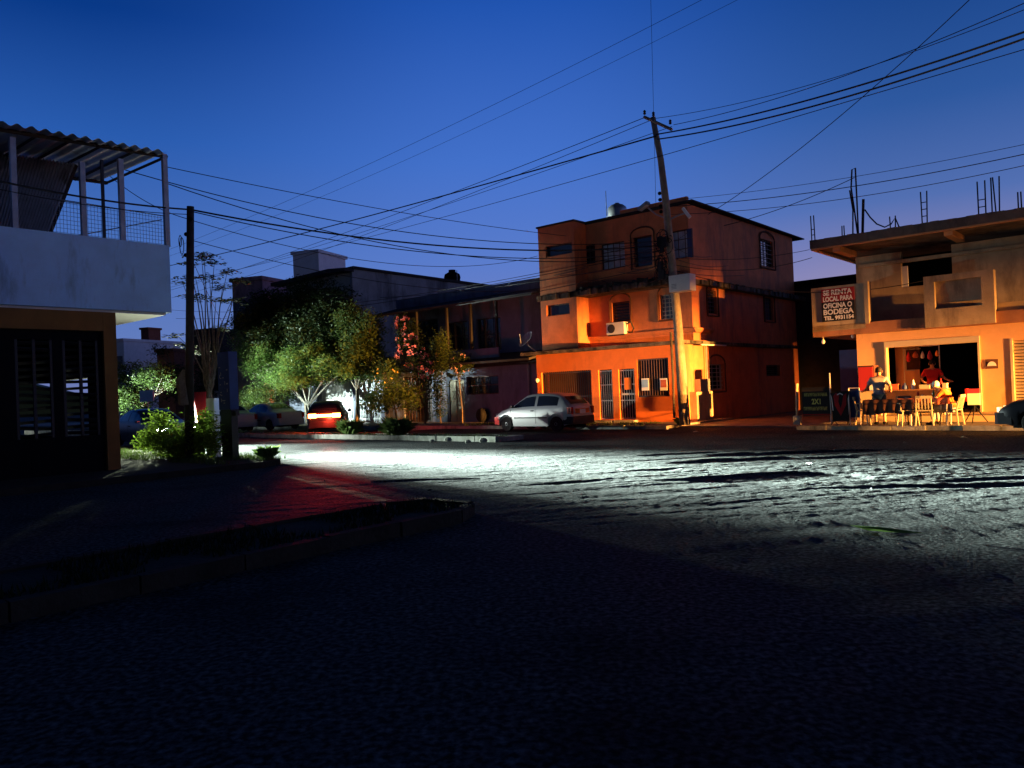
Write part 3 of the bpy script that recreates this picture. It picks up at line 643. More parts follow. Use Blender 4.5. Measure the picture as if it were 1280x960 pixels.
# ------------------------------------------------------------------ left corner building with roof terrace
BS = -18.6
zpt = on_s(100, 294, BS)[2]; zpb = on_s(100, 385, BS)[2]; te = on_s(213, 350, BS)[1]; tpil = on_s(148, 480, BS)[1]; tp0 = on_s(132, 480, BS)[1]
print('left', zpt, zpb, te, tpil)
lb = thing('corner_building', 'dark ochre and pale blue corner building with an open roof terrace', 'building', (BS, tpil, .14))
T_A = -6.0
MB().box(BS-9, BS, T_A, te, zpb, zpt).build('parapet', 'bluewall', lb)
MB().box(BS-8.9, BS-.1, T_A, te-.1, zpb-.06, zpb-.003).build('soffit', 'soffit', lb)
o1 = (on_s(22, 480, BS)[1], on_s(70, 480, BS)[1]); o2 = (on_s(82, 480, BS)[1], on_s(127, 480, BS)[1])
zo0, zo1 = on_s(100, 545, BS)[2], on_s(100, 425, BS)[2]
MB().box(BS-.6, BS-.02, tp0, tpil, .0, zpb-.065).build('pillar', 'ochre', lb)
MB().box(BS-.5, BS-.021, T_A, tp0-.003, zpb-.5, zpb-.065).build('beam', 'ochre', lb)
MB().wall(T_A, tp0-.003, .0, zpb-.503, BS-.12, BS-.3, [(o1[0], o1[1], zo0, zo1), (o2[0], o2[1], zo0, zo1)], 'x').build('screen_wall', 'black', lb)
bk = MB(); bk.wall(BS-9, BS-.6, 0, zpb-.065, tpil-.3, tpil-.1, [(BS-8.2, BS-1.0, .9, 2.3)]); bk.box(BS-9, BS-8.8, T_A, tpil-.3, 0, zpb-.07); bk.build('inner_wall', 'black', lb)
for a, b in (o1, o2):
    fr = MB(); fr.box(BS-.2, BS-.14, a, a+.06, zo0, zo1); fr.box(BS-.2, BS-.14, b-.06, b, zo0, zo1); fr.box(BS-.2, BS-.14, (a+b)/2-.03, (a+b)/2+.03, zo0, zo1)
    f = fr.build('shutter_frame', 'blackmetal', lb)
    l = MB(); n = 15
    for i in range(n):
        z = zo0+(zo1-zo0)*(i+.5)/n; tl_ = rnd.uniform(-.035, .035); l.obox((BS-.17, (a+b)/2, z), (.03, 0, .03), (0, (b-a)/2-.04, rnd.uniform(-.03, .03)), (.006, 0, -.006+tl_*.2))
    l.build('louvre_slats', 'blackmetal', f)
# terrace posts, mesh fence and corrugated sheets
def sp_(px, py): v = on_s(px, py, BS-.1); return v
posts = [(15, 172, 286), (102, 203, 297), (127, 200, 300), (150, 199, 302), (205, 193, 308)]
for px, yt, yb in posts:
    a = on_s(px, yt, BS-.1)
    r = .055 if px != 127 else .03
    MB().box(BS-.1-r, BS-.1+r, a[1]-r, a[1]+r, zpt-.02, a[2]).build('post', 'steel' if px != 127 else 'blackmetal', lb)
# roof: corrugated sheets on beams, rising towards the camera
e0 = on_s(-60, 142, BS+.25); e1 = on_s(209, 190, BS+.25)
def corr(P0, U, V, nu, nv, amp, wl):      # corrugated sheet: ridges run along V
    mb = MB(); U, V, P0 = Vector(U), Vector(V), Vector(P0); N = U.cross(V).normalized(); L = U.length; vs, fs = [], []
    for i in range(nu+1):
        for j in range(nv+1): vs.append(P0+U*(i/nu)+V*(j/nv)+N*amp*math.sin(2*math.pi*L*i/nu/wl))
    for i in range(nu):
        for j in range(nv): k = i*(nv+1)+j; fs.append((k, k+nv+1, k+nv+2, k+1))
    return mb.add(vs, fs)
e0 = Vector((e0[0], e0[1], e0[2])); e1 = Vector((e1[0], e1[1], e1[2]))
corr(e0, e1-e0, (-4.2, 0, .15), 190, 2, .035, .27).build('roof_sheet', 'zinc', lb, True)
bmz = MB()
def beam(a, b, r=.04): bmz.path([a, b], r, 4)
top0 = on_s(-60, 152, BS-.1); top1 = on_s(209, 196, BS-.1)
beam(Vector(top0)-Vector((0, 0, .0)), Vector(top1), .05); beam(Vector(top0)+Vector((-3.6, 0, .1)), Vector(top1)+Vector((-3.6, 0, .1)), .05)
for f_ in (.35, .5, .65, .82, .995):
    p = Vector(top0).lerp(Vector(top1), f_); beam(p, p+Vector((-3.7, 0, .1)), .04)
bmz.build('roof_frame', 'rust', lb)
# hanging inclined corrugated sheet on the left
q = [on_s(-40, 185, BS-2.6), on_s(95, 205, BS-1.6), on_s(62, 290, BS-.35), on_s(-60, 283, BS-.35)]
q = [Vector(v) for v in q]
sh_ = MB(); nu, nv = 180, 3; vs, fs = [], []
N = (q[1]-q[0]).cross(q[3]-q[0]).normalized()
for i in range(nu+1):
    for j in range(nv+1):
        a = q[0].lerp(q[1], i/nu); b = q[3].lerp(q[2], i/nu); vs.append(a.lerp(b, j/nv)+N*.03*math.sin(i*1.1))
for i in range(nu):
    for j in range(nv): k = i*(nv+1)+j; fs.append((k, k+nv+1, k+nv+2, k+1))
sh_.add(vs, fs).build('inclined_sheet', 'zinc', lb, True)
fr = MB()
for k in (.02, .5, .98): fr.path([q[0].lerp(q[3], k)+N*.05, q[1].lerp(q[2], k)+N*.05], .035, 4)
fr.path([q[1]+N*.05, q[2]+N*.05], .05, 4); fr.build('sheet_frame', 'rust', lb)
# welded wire mesh between the posts
mw = MB(); y0_, y1_ = on_s(66, 280, BS-.1)[1], on_s(205, 280, BS-.1)[1]
zt0, zt1 = on_s(66, 248, BS-.1)[2], on_s(205, 270, BS-.1)[2]
n = 34
for i in range(n+1): y = y0_+(y1_-y0_)*i/n; mw.path([(BS-.1, y, zpt-.02), (BS-.1, y, zt0+(zt1-zt0)*i/n)], .005, 3, False)
for i in range(8): f_ = (i+.4)/8; mw.path([(BS-.1, y0_, zpt+(zt0-zpt)*f_), (BS-.1, y1_, zpt+(zt1-zpt)*f_)], .005, 3, False)
mw.path([(BS-.1, y0_, zt0), (BS-.1, y1_, zt1)], .012, 4); mw.path([(BS-.1, y1_-2.0, zpt), (BS-.1, y1_-.05, zt1-.1)], .012, 4)
mw.build('wire_mesh', 'mesh_wire', lb)

# ------------------------------------------------------------------ neighbours along the avenue
# grey house with a long gable side
GS = on_t(440, 335, 28.6)[0]; zt = on_t(440, 336, 28.6)[2]
gh = thing('gable_house', 'long grey stained concrete house with dark low pitched roof edge', 'house', (GS, 28.6, .1))
gt1 = on_s(672, 366, GS)[1]
MB().ext([(28.6, 0), (gt1, 0), (gt1, zt-.3), (28.6, zt)], GS-.25, GS, 'x').build('side_wall', 'greywall', gh)
ge = on_t(352, 355, 28.6)
MB().ext([(GS-.26, 0), (GS-.26, zt-.05), (GS-1.4, zt-.02), (ge[0]+.7, ge[2]-.05), (ge[0]+.7, 0)], 28.62, 28.85).build('front_wall', 'cream', gh)
rf = MB(); rf.ext([(GS+.15, zt-.02), (GS-1.4, zt+.12), (ge[0]-.2, ge[2]+.02), (ge[0]-.2, ge[2]-.2), (GS-1.4, zt-.12), (GS+.15, zt-.2)], 27.9, 28.61)
rf.ext([(28.6, zt), (gt1+1, zt-.32), (gt1+1, zt-.14), (28.6, zt+.16)], GS-2, GS+.12, 'x'); rf.build('roof', 'darkroof', gh)
tk = on_s(569, 343, GS-.6)
t = thing('rooftop_water_tank', 'black ribbed water tank on the long grey roof', 'water tank', (GS-.9, tk[1], zt-.2))
MB().lathe((GS-.9, tk[1], zt-.25), [(.55, 0), (.58, .1), (.54, .2), (.58, .35), (.54, .45), (.58, .62), (.52, .85), (.25, 1.0), (.24, 1.15)], 16).build('tank_body', 'black', t, True)
MB().path([(GS-.33, tk[1]-.1, zt-.2), (GS-.33, tk[1]-.1, zt+.8)], .025).build('pipe', 'steel', t)
# dark blue-grey two storey house between the gable house and the orange house
D0 = 27.6
x0 = on_t(478, 470, D0)[0]; x1 = SL-.02
zr2 = on_t(560, 382, D0)[2]; za = on_t(600, 452, D0)[2]
dh = thing('porch_house', 'dark blue grey two storey house with a porch roof and white double door', 'house', (x1, D0, .1))
hw = [rect_t(596, 397, 626, 438, D0+1.2), rect_t(560, 402, 585, 438, D0+1.2), rect_t(515, 400, 548, 450, D0+1.2)]
MB().wall(x0, x1, 2.95, zr2+.9, D0+1.2, D0+1.4, [hole(h) for h in hw]).build('upper_wall', 'bluegrey', dh)
for h in hw: window_t(dh, h, D0+1.2, 'grid', 3, rows=2, barm='bars')
dr = rect_t(562, 475, 581, 524, D0); wn_ = rect_t(583, 470, 623, 493, D0); dr = (dr[0], dr[1], .12, dr[3]); gd = rect_t(505, 470, 540, 524, D0); gd = (gd[0], gd[1], .12, gd[3])
MB().wall(x0, x1, 0, 2.8, D0, D0+.2, [hole(dr), hole(wn_), hole(gd)]).build('ground_wall', 'bluegrey', dh)
window_t(dh, wn_, D0, 'grid', 3, rows=2, barm='bars')
d = MB(); mm_ = (dr[0]+dr[1])/2
for a, b in ((dr[0], mm_-.02), (mm_+.02, dr[1])):
    for z0, z1 in ((.15, dr[3]*.46), (dr[3]*.5, dr[3]-.04)): d.box(a+.05, b-.05, D0+.02, D0+.05, z0, z1)
d.box(dr[0], dr[1], D0+.055, D0+.09, .12, dr[3]); d.build('double_door', 'cream', dh)
d = MB(); d.box(gd[0], gd[1], D0+.12, D0+.14, gd[2], gd[3]); bars_t(d, gd[0], gd[1], gd[2], gd[3], D0+.06, 10); d.build('gate', 'bars', dh)
sl_ = MB(); sl_.ext([(D0-1.1, za-.05), (D0+1.4, za+.45), (D0+1.4, za+.35), (D0-1.1, za-.15)], on_t(575, 450, D0)[0], x1, 'x'); sl_.build('awning', 'darkroof', dh)
sl_ = MB(); sl_.box(x0, x1, D0-.2, D0+1.2, 2.802, 2.94); sl_.build('balcony_slab', 'darkroof', dh)
sl_ = MB(); sl_.ext([(D0-.5, zr2-.15), (D0+2.2, zr2+.55), (D0+2.2, zr2+.65), (D0-.5, zr2-.02)], x0-.4, x1-.2, 'x'); sl_.build('porch_roof', 'darkroof', dh)
sl_ = MB(); sl_.box(x0, on_t(625, 440, D0)[0], D0-.1, D0, 2.95, 3.7); sl_.build('balcony_wall', 'bluegrey', dh)
for px in (522, 560, 590, 622): s = on_t(px, 420, D0)[0]; MB().box(s-.06, s+.06, D0-.1, D0+.02, 3.703, zr2-.1).build('porch_post', 'darkroof', dh)
MB().tube((x1-.9, D0-.1, .1), (x1-.9, D0-.1, za), .05).build('downpipe', 'steel', dh)
tr_ = MB(); tr_.lathe((on_t(606, 510, D0)[0], D0-.2, .45), [(.34, -.1), (.36, 0), (.34, .1), (.2, .1)], 16, 'y'); single(tr_, 'tyre', 'tyre', 'old tyre leaning on the grey wall left of the silver hatchback', 'tyre', (on_t(606, 510, D0)[0], D0-.2, .1), smooth=True)
# fence with vertical bars behind the trees
fx0, fx1 = on_t(398, 490, 26.8)[0], on_t(478, 490, 26.8)[0]
fz = on_t(430, 474, 26.8)[2]
fe = thing('bar_fence', 'pale vertical bar fence and gate behind the lit street tree', 'fence', (fx0, 26.8, .1))
b = MB(); bars_t(b, fx0, fx1, .1, fz, 26.8, 44, .035, (.1, .55, .97)); b.build('bars', 'steel', fe)
for s in (fx0-.1, (fx0+fx1)/2+.6, fx1+.1): MB().box(s-.15, s+.15, 26.7, 27.0, 0, fz+.15).build('post', 'bluegrey', fe)
MB().box(fx0-3, fx0-.3, 26.75, 26.95, 0, fz-.2).build('low_wall', 'bluegrey', fe)
bw_ = MB(); bw_.box(fx0-.5, fx1+.5, 29.5, 29.7, 0, 3.2); single(bw_, 'yard_wall', 'bluegrey', 'grey yard wall behind the bar fence', 'wall', (fx0, 29.5, 0))
# white rooftop box, pink facade, far houses
def far_block(name, label, px0, py0, px1, pyb, Y, m, dp=6, wins=0, cat='house'):
    a = at(px0, py0, Y); b = at(px1, py0, Y); z1 = (a[2]+b[2])/2
    A0, B0 = W(a), W(b)
    t = thing(name, label, cat, (a[0], a[1], 0)); org[t.name] = (0, 0, 0); t.location = (A0.x, A0.y, 0); t.rotation_euler = (0, 0, 0)
    w = B0.x-A0.x; th = R(18); ux, uy = math.cos(th), math.sin(th)
    L = w/ux*.62
    mb = MB(); mb.ext([(0, 0), (L*ux, -L*uy), (L*ux+w*.38, -L*uy+w*1.0), (w*.38, w*1.0)], 0, z1, 'z'); mb.build('wall', m, t)
    mb = MB(); mb.ext([(-.15, -.15), (L*ux+.05, -L*uy-.2), (L*ux+w*.38+.2, -L*uy+w*1.0), (w*.38, w*1.0)], z1+.001, z1+.25, 'z'); mb.build('roof', m, t)
    for i in range(wins):
        f_ = (i+.5)/wins; c = Vector((L*ux*f_, -L*uy*f_, z1-1.9)); q_ = MB(); q_.obox(c+Vector((-.02, -.04, 0)), (ux*.5, -uy*.5, 0), (uy*.03, ux*.03, 0), (0, 0, .6)); q_.build('window', 'glass', t)
    return t
far_block('rooftop_building', 'pale lavender box shaped building rising behind the gable roof', 366, 318, 422, 0, 62, 'farwhite', wins=0, cat='building')
far_block('narrow_house', 'mauve house front with a roof terrace behind the dark tree', 290, 352, 358, 0, 52, 'pink', wins=2)
far_block('distant_house', 'long white house low in the gap beside the left building', 110, 428, 196, 0, 70, 'farwhite', wins=3)
far_block('brick_tower', 'small brick tower house above the distant white roofs', 176, 412, 194, 0, 95, 'brick', wins=1, cat='house')
far_block('distant_house', 'low brick house with a dark roof right of the distant white house', 196, 440, 236, 0, 60, 'brick', wins=2)
far_block('distant_house', 'low ochre yard building behind the bare tree', 200, 493, 330, 0, 62, 'concrete', wins=2)
far_block('distant_house', 'dark shed roofed house left of the thin tree', 236, 415, 300, 0, 66, 'darkroof', wins=0)
# far hills under the horizon glow
hl = MB(); vs = []; n = 60
for i in range(n+1):
    a = R(200 - 220*i/n); x, y = 330*math.cos(a), 330*math.sin(a); h = 9+5*math.sin(i*.7)+3*math.sin(i*1.9)
    vs += [(x, y, -1), (x, y, h*.8), (x*1.2, y*1.2, h)]
hl.add(vs, [(3*i+j, 3*i+3+j, 3*i+4+j, 3*i+1+j) for i in range(n) for j in (0, 1)])
o = hl.build('hills', 'leaf_dark'); o['kind'] = 'structure'
# dark house closing the alley between the orange house and the shop
ba = MB(); s0 = SC-2.0
bh = thing('alley_house', 'unlit dark house at the back of the side street', 'house', (s0, 40, 0))
zz = at(1005, 364, 42)[2]
MB().wall(s0, -5, 0, zz, 39.5, 39.7, [(-12.5, -11.3, .8, 2.2)]).build('wall', 'darkroof', bh); MB().box(s0-.2, -4.8, 39.2, 44, zz+.001, zz+.2).build('roof', 'black', bh); MB().box(-12.5, -11.3, 39.62, 39.68, .8, 2.2).build('window', 'glass', bh)
MB().box(s0, s0+.2, 39.7, 44, 0, zz).build('side_wall', 'darkroof', bh)
# tarp panel left of the shop corner
tb = MB(); v0 = on_t(1063, 480, 29.5)[0]; tb.box(v0-.35, v0+.35, 29.5, 29.56, .12, 2.6)
single(tb, 'blue_door', 'tileblue', 'dark blue door panel in the alley beside the shop corner', 'door', (v0, 29.5, .1))

# ------------------------------------------------------------------ trees and shrubs
def leafmesh(mb, blobs, n, size, rr, flat=.5):
    for _ in range(n):
        c, r = rr.choices(blobs, weights=[b[1][0]*b[1][1]*b[1][2]+.02 for b in blobs])[0]
        # clump point on/in the blob, then leaves round it
        d = Vector((rr.gauss(0, 1), rr.gauss(0, 1), rr.gauss(0, 1))).normalized()*(rr.random()**.45)
        p0 = Vector(c)+Vector((d.x*r[0], d.y*r[1], d.z*r[2]))
        for _ in range(9):
            p = p0+Vector((rr.gauss(0, 1), rr.gauss(0, 1), rr.gauss(0, .7)))*size*2.2
            u = Vector((rr.uniform(-1, 1), rr.uniform(-1, 1), rr.uniform(-1, 1)*flat)).normalized(); w = u.cross(Vector((rr.uniform(-1, 1), rr.uniform(-1, 1), 1))).normalized()
            s = size*rr.uniform(.6, 1.3)
            mb.add([p-u*s, p-w*s*.38, p+u*s, p+w*s*.38], [(0, 1, 2, 3)])
def trunkmesh(mb, base, blobs, r0, rr, lean=0, h0=None):
    b = Vector(base); top = sum((Vector(c) for c, _ in blobs), Vector())/len(blobs); hh = h0 or (top.z-b.z)*.45
    k = b+Vector(((top.x-b.x)*.35+lean, (top.y-b.y)*.35, hh))
    mb.path([b, b.lerp(k, .5)+Vector((rr.uniform(-.06, .06), 0, 0)), k], [r0, r0*.8, r0*.7], 7)
    for c, r in blobs:
        c = Vector(c); m_ = k.lerp(c, .5)+Vector((rr.uniform(-.15, .15), rr.uniform(-.15, .15), rr.uniform(-.1, .2)))
        mb.path([k, m_, c+Vector((0, 0, r[2]*.4))], [r0*.55, r0*.35, r0*.1], 5)
        for _ in range(4):
            e = c+Vector((rr.uniform(-.8, .8)*r[0], rr.uniform(-.8, .8)*r[1], rr.uniform(-.3, .8)*r[2])); mb.path([m_, m_.lerp(e, .6), e], [r0*.25, r0*.14, r0*.04], 4)
def tree(name, label, cat, base, blobs, n, size, lm, bm='bark', r0=.12, seed=1, group=None, flowers=None, lean=0, h0=None):
    rr = random.Random(seed); t = thing(name, label, cat, base, group=group)
    mb = MB(); leafmesh(mb, blobs, n, size, rr); mb.build('crown', lm, t)
    mb = MB(); trunkmesh(mb, base, blobs, r0, rr, lean, h0); mb.build('trunk', bm, t)
    if flowers:
        mb = MB(); mb.stuffed = 1
        for fb, k, fs_ in flowers[0]:
            for _ in range(k):
                c, r = rr.choice(fb); d = Vector((rr.gauss(0, 1), -abs(rr.gauss(0, 1)), rr.gauss(0, 1))).normalized()*rr.uniform(.85, 1.1)
                p = Vector(c)+Vector((d.x*r[0], d.y*r[1], d.z*r[2]))
                for _ in range(5):
                    q_ = p+Vector((rr.gauss(0, 1), rr.gauss(0, 1), rr.gauss(0, 1)))*fs_*.7; u = Vector((rr.gauss(0, 1), rr.gauss(0, 1), rr.gauss(0, 1))).normalized(); w = u.orthogonal().normalized()
                    mb.add([q_-u*fs_, q_-w*fs_*.7, q_+u*fs_, q_+w*fs_*.7], [(0, 1, 2, 3)])
        mb.build('flowers', flowers[1], t)['kind'] = 'stuff'
    return t
def B(px, py, rx, ry, t):     # blob from picture size at plane t: (centre, radii)
    c = on_t(px, py, t); Y = W(c).y; k = Y/FPX; return (tuple(c), (rx*k, rx*k*.8, ry*k))
def base_t(px, t, z=.1): c = on_t(px, 500, t); return (c[0], t, z)
tree('evergreen_tree', 'big dark evergreen tree, tallest crown, in front of the gable roof', 'tree', base_t(385, 26.3), [B(330, 400, 40, 34, 26.3), B(375, 385, 38, 38, 26.3), B(415, 385, 36, 36, 26.3), B(350, 425, 50, 28, 26.3), B(400, 420, 50, 32, 26.3), B(432, 430, 34, 40, 26.3), B(395, 368, 18, 22, 26.3), B(302, 410, 18, 22, 26.3), B(340, 385, 30, 26, 26.3)], 4600, .11, 'leaf_dark', r0=.2, seed=3)
tree('street_tree', 'bright green low tree lit from below with forked pale trunk', 'tree', base_t(393, 25.4), [B(335, 445, 34, 17, 25.2), B(375, 452, 36, 20, 25.2), B(412, 458, 30, 16, 25.2), B(352, 470, 30, 12, 25.2), B(318, 458, 18, 18, 25.2), B(310, 440, 16, 14, 25.2), B(435, 462, 22, 12, 25.2), B(372, 474, 40, 11, 25.2), B(400, 440, 30, 12, 25.4)], 3400, .08, 'leaf_bright', 'palebark', r0=.13, seed=4, lean=.1, h0=1.1)
tree('bushy_tree', 'olive brown bushy tree right of the lit street tree', 'tree', base_t(445, 25.6), [B(450, 440, 28, 34, 25.8), B(438, 405, 22, 26, 25.8), B(462, 415, 20, 28, 25.8), B(425, 460, 20, 18, 25.8), B(470, 455, 16, 22, 25.8)], 2300, .09, 'leaf_mid', r0=.12, seed=5)
tree('round_shrub', 'dense dark round shrub behind the parked pale cars', 'shrub', base_t(335, 25.3), [B(335, 492, 32, 18, 25.3), B(312, 498, 20, 14, 25.3), B(358, 485, 20, 14, 25.3)], 800, .07, 'leaf_mid', r0=.08, seed=6)
tree('flowering_bush', 'wide olive bush with small yellow flowers left of the bougainvillea', 'bush', base_t(495, 25.6), [B(490, 490, 30, 20, 25.6), B(470, 505, 24, 14, 25.6), B(515, 498, 20, 20, 25.6), B(488, 462, 22, 14, 25.6)], 1000, .07, 'leaf_mid', r0=.07, seed=8, flowers=([([B(488, 470, 26, 16, 25.6)], 18, .035)], 'yellowflower'))
tree('bougainvillea', 'tall climbing bush thick with pink flowers on the porch house', 'bush', base_t(530, 26.2), [B(512, 430, 20, 30, 26.2), B(530, 455, 22, 22, 26.2), B(503, 402, 12, 12, 26.2), B(548, 450, 14, 34, 26.2), B(545, 490, 12, 30, 26.2)], 900, .07, 'leaf_dark', r0=.06, seed=9, flowers=([([B(512, 434, 20, 24, 26.1), B(518, 440, 20, 20, 26.1), B(505, 405, 11, 9, 26.1), B(535, 458, 14, 14, 26.1)], 95, .065)], 'pinkflower'))
tree('vine', 'leafy hanging vine column beside the white double door', 'climbing plant', base_t(550, 26.6), [B(552, 440, 13, 30, 26.6), B(547, 485, 9, 25, 26.6), B(550, 512, 9, 12, 26.6)], 420, .06, 'leaf_mid', r0=.04, seed=10)
tree('pale_bush', 'small greyish pink flowering bush left of the dark awning', 'bush', base_t(577, 26.9), [B(577, 455, 14, 14, 26.9), B(570, 465, 10, 10, 26.9)], 160, .06, 'leaf_dark', r0=.03, seed=11, flowers=([([B(577, 455, 14, 14, 26.8)], 9, .045)], 'pink'))
tree('far_tree', 'bright green tree beyond the headlights, next to the left pillar', 'tree', base_t(165, 22, 0), [B(160, 480, 34, 30, 22), B(190, 470, 30, 20, 22), B(170, 500, 36, 20, 22), B(215, 478, 16, 10, 22)], 1100, .10, 'leaf_mid', r0=.12, seed=12)
tree('far_tree', 'dark tree mass behind the utility pole base', 'tree', base_t(232, 27, 0), [B(215, 470, 34, 16, 27), B(262, 455, 30, 30, 27), B(240, 490, 40, 14, 27), B(200, 438, 14, 8, 27)], 900, .11, 'leaf_dark', r0=.12, seed=13)
tree('shoot_tree', 'small lime leaved shoots hanging left of the dark crown', 'tree', base_t(296, 20.6), [B(298, 425, 12, 14, 20.6), B(305, 445, 14, 16, 20.6)], 160, .07, 'leaf_bright', r0=.03, seed=14)
# tall airy tree with umbrella sprays on thin stems
rr = random.Random(21); tb_ = base_t(264, 10.4, .14); tt = thing('slender_tree', 'tall airy tree with thin pale stems and flat leaf sprays', 'tree', tb_)
cr, tk_ = MB(), MB(); c0 = on_t(262, 492, 10.4)
tk_.path([tb_, (c0[0], 10.4, c0[2])], [.08, .07], 7)
tips = [(236, 330), (252, 322), (268, 328), (284, 340), (295, 352), (228, 352), (244, 345), (262, 348), (278, 360), (246, 372), (270, 375), (255, 318), (236, 372), (290, 375), (232, 432), (252, 440), (222, 420), (278, 410)]
for i, (px, py) in enumerate(tips):
    e = on_t(px, py, 10.4+rr.uniform(-.5, .5)); s = Vector((c0[0], 10.4, c0[2])); mid_ = on_t(262+(px-262)*.35+rr.uniform(-5, 5), 430+(py-330)*.35, 10.4)
    tk_.path([s, s.lerp(mid_, .35)+Vector((rr.uniform(-.10, .10), rr.uniform(-.1, .1), 0)), s.lerp(mid_, .7)+Vector((rr.uniform(-.12, .12), 0, 0)), mid_, Vector(mid_).lerp(Vector(e), .5)+Vector((rr.uniform(-.15, .15), 0, .08)), e], [.04, .034, .028, .022, .014, .006], 5)
    for _ in range(13):
        p0 = Vector(e)+Vector((rr.gauss(0, .15), rr.gauss(0, .15), rr.gauss(0, .04)))
        for _ in range(8):
            p = p0+Vector((rr.gauss(0, .06), rr.gauss(0, .06), rr.gauss(0, .02))); a = rr.uniform(0, 6.28); u = Vector((math.cos(a), math.sin(a), rr.uniform(-.3, .3)))*.065; w = Vector((-math.sin(a), math.cos(a), rr.uniform(-.4, .4)))*.028
            cr.add([p-u, p-w, p+u, p+w], [(0, 1, 2, 3)])
cr.build('crown', 'leaf_mid', tt); tk_.build('trunk', 'bark', tt)
# bush on the left corner, backlit by the headlights
bb = [B(236, 556, 24, 16, 9.8), B(205, 545, 26, 18, 9.8), B(240, 548, 26, 20, 9.8), B(262, 552, 15, 20, 9.8), B(222, 560, 34, 12, 9.8), B(185, 552, 14, 12, 9.8), B(255, 528, 12, 12, 9.8), B(200, 525, 14, 8, 9.9)]
tree('corner_bush', 'lime green leafy bush on the corner with headlights glaring through it', 'bush', base_t(226, 9.8, .14), bb, 1150, .06, 'leaf_lime', r0=.03, seed=15)
for k, (px, t, z, lab) in enumerate(((437, 18.5, .12, 'tuft of long grass on the median below the tail lights'), (497, 18.5, .12, 'rounder grey green tuft on the median before the flowering bush'), (333, 10.5, .14, 'small bright grass tuft at the tip of the corner pavement'), (852, 25.2, .1, 'weeds around the foot of the leaning utility pole'))):
    c = on_t(px, 540, t); g = MB(); rr = random.Random(30+k); sc = (1, 1.15, .55, .5)[k]
    for _ in range(240):
        a = rr.uniform(0, 6.28); r = rr.uniform(.2, .55)*sc; hh = rr.uniform(.4, .95)*sc*.75; p = Vector((c[0]+rr.gauss(0, .1)*sc, t+rr.gauss(0, .1)*sc, z)); dx, dy = math.cos(a), math.sin(a)
        g.add([p+Vector((-dy*.012, dx*.012, 0)), p+Vector((dy*.012, -dx*.012, 0)), p+Vector((dx*r*.4+dy*.01, dy*r*.4-dx*.01, hh*.7)), p+Vector((dx*r, dy*r, hh*rr.uniform(.5, 1)))], [(0, 1, 2, 3)])
    single(g, 'grass_tuft', 'leaf_bright' if k != 1 else 'leaf_mid', lab, 'grass tuft', (c[0], t, z), group='grass tufts by the kerbs')
# ------------------------------------------------------------------ cars (own frame: nose towards +x, z up from the road)
def interp(pts, x):
    if x <= pts[0][0]: return pts[0][1]
    for (a, b), (c, d) in zip(pts, pts[1:]):
        if x <= c: return b+(d-b)*(x-a)/(c-a) if c > a else d
    return pts[-1][1]
CARS = {
 'hatch': dict(L=(-1.84, 1.88), w=.80, wb=(-1.20, 1.22), r=.285, sill=.20, belt=[(-1.84, .80), (-1.7, .93), (1.0, .88), (1.88, .58)],
    top=[(-1.84, .74), (-1.82, .86), (-1.76, .95), (-1.6, 1.12), (-1.35, 1.31), (-1.1, 1.39), (-.6, 1.43), (0, 1.42), (.3, 1.37), (.6, 1.20), (.95, .97), (1.1, .92), (1.5, .82), (1.78, .68), (1.86, .56), (1.88, .50)],
    win=[(-1.28, -.32), (-.20, .80)], rear=(-1.72, -1.40), screen=(.36, .93)),
 'sedan': dict(L=(-2.15, 2.1), w=.84, wb=(-1.30, 1.30), r=.30, sill=.22, belt=[(-2.15, .86), (-1.9, .95), (1.1, .90), (2.1, .62)],
    top=[(-2.15, .80), (-2.12, .92), (-2.0, .98), (-1.5, 1.0), (-1.35, 1.06), (-1.0, 1.28), (-.7, 1.40), (-.2, 1.43), (.2, 1.40), (.5, 1.28), (1.0, .98), (1.2, .94), (1.8, .82), (2.05, .66), (2.1, .56)],
    win=[(-1.05, -.30), (-.18, .78)], rear=(-1.28, -.86), screen=(.48, .96)),
}
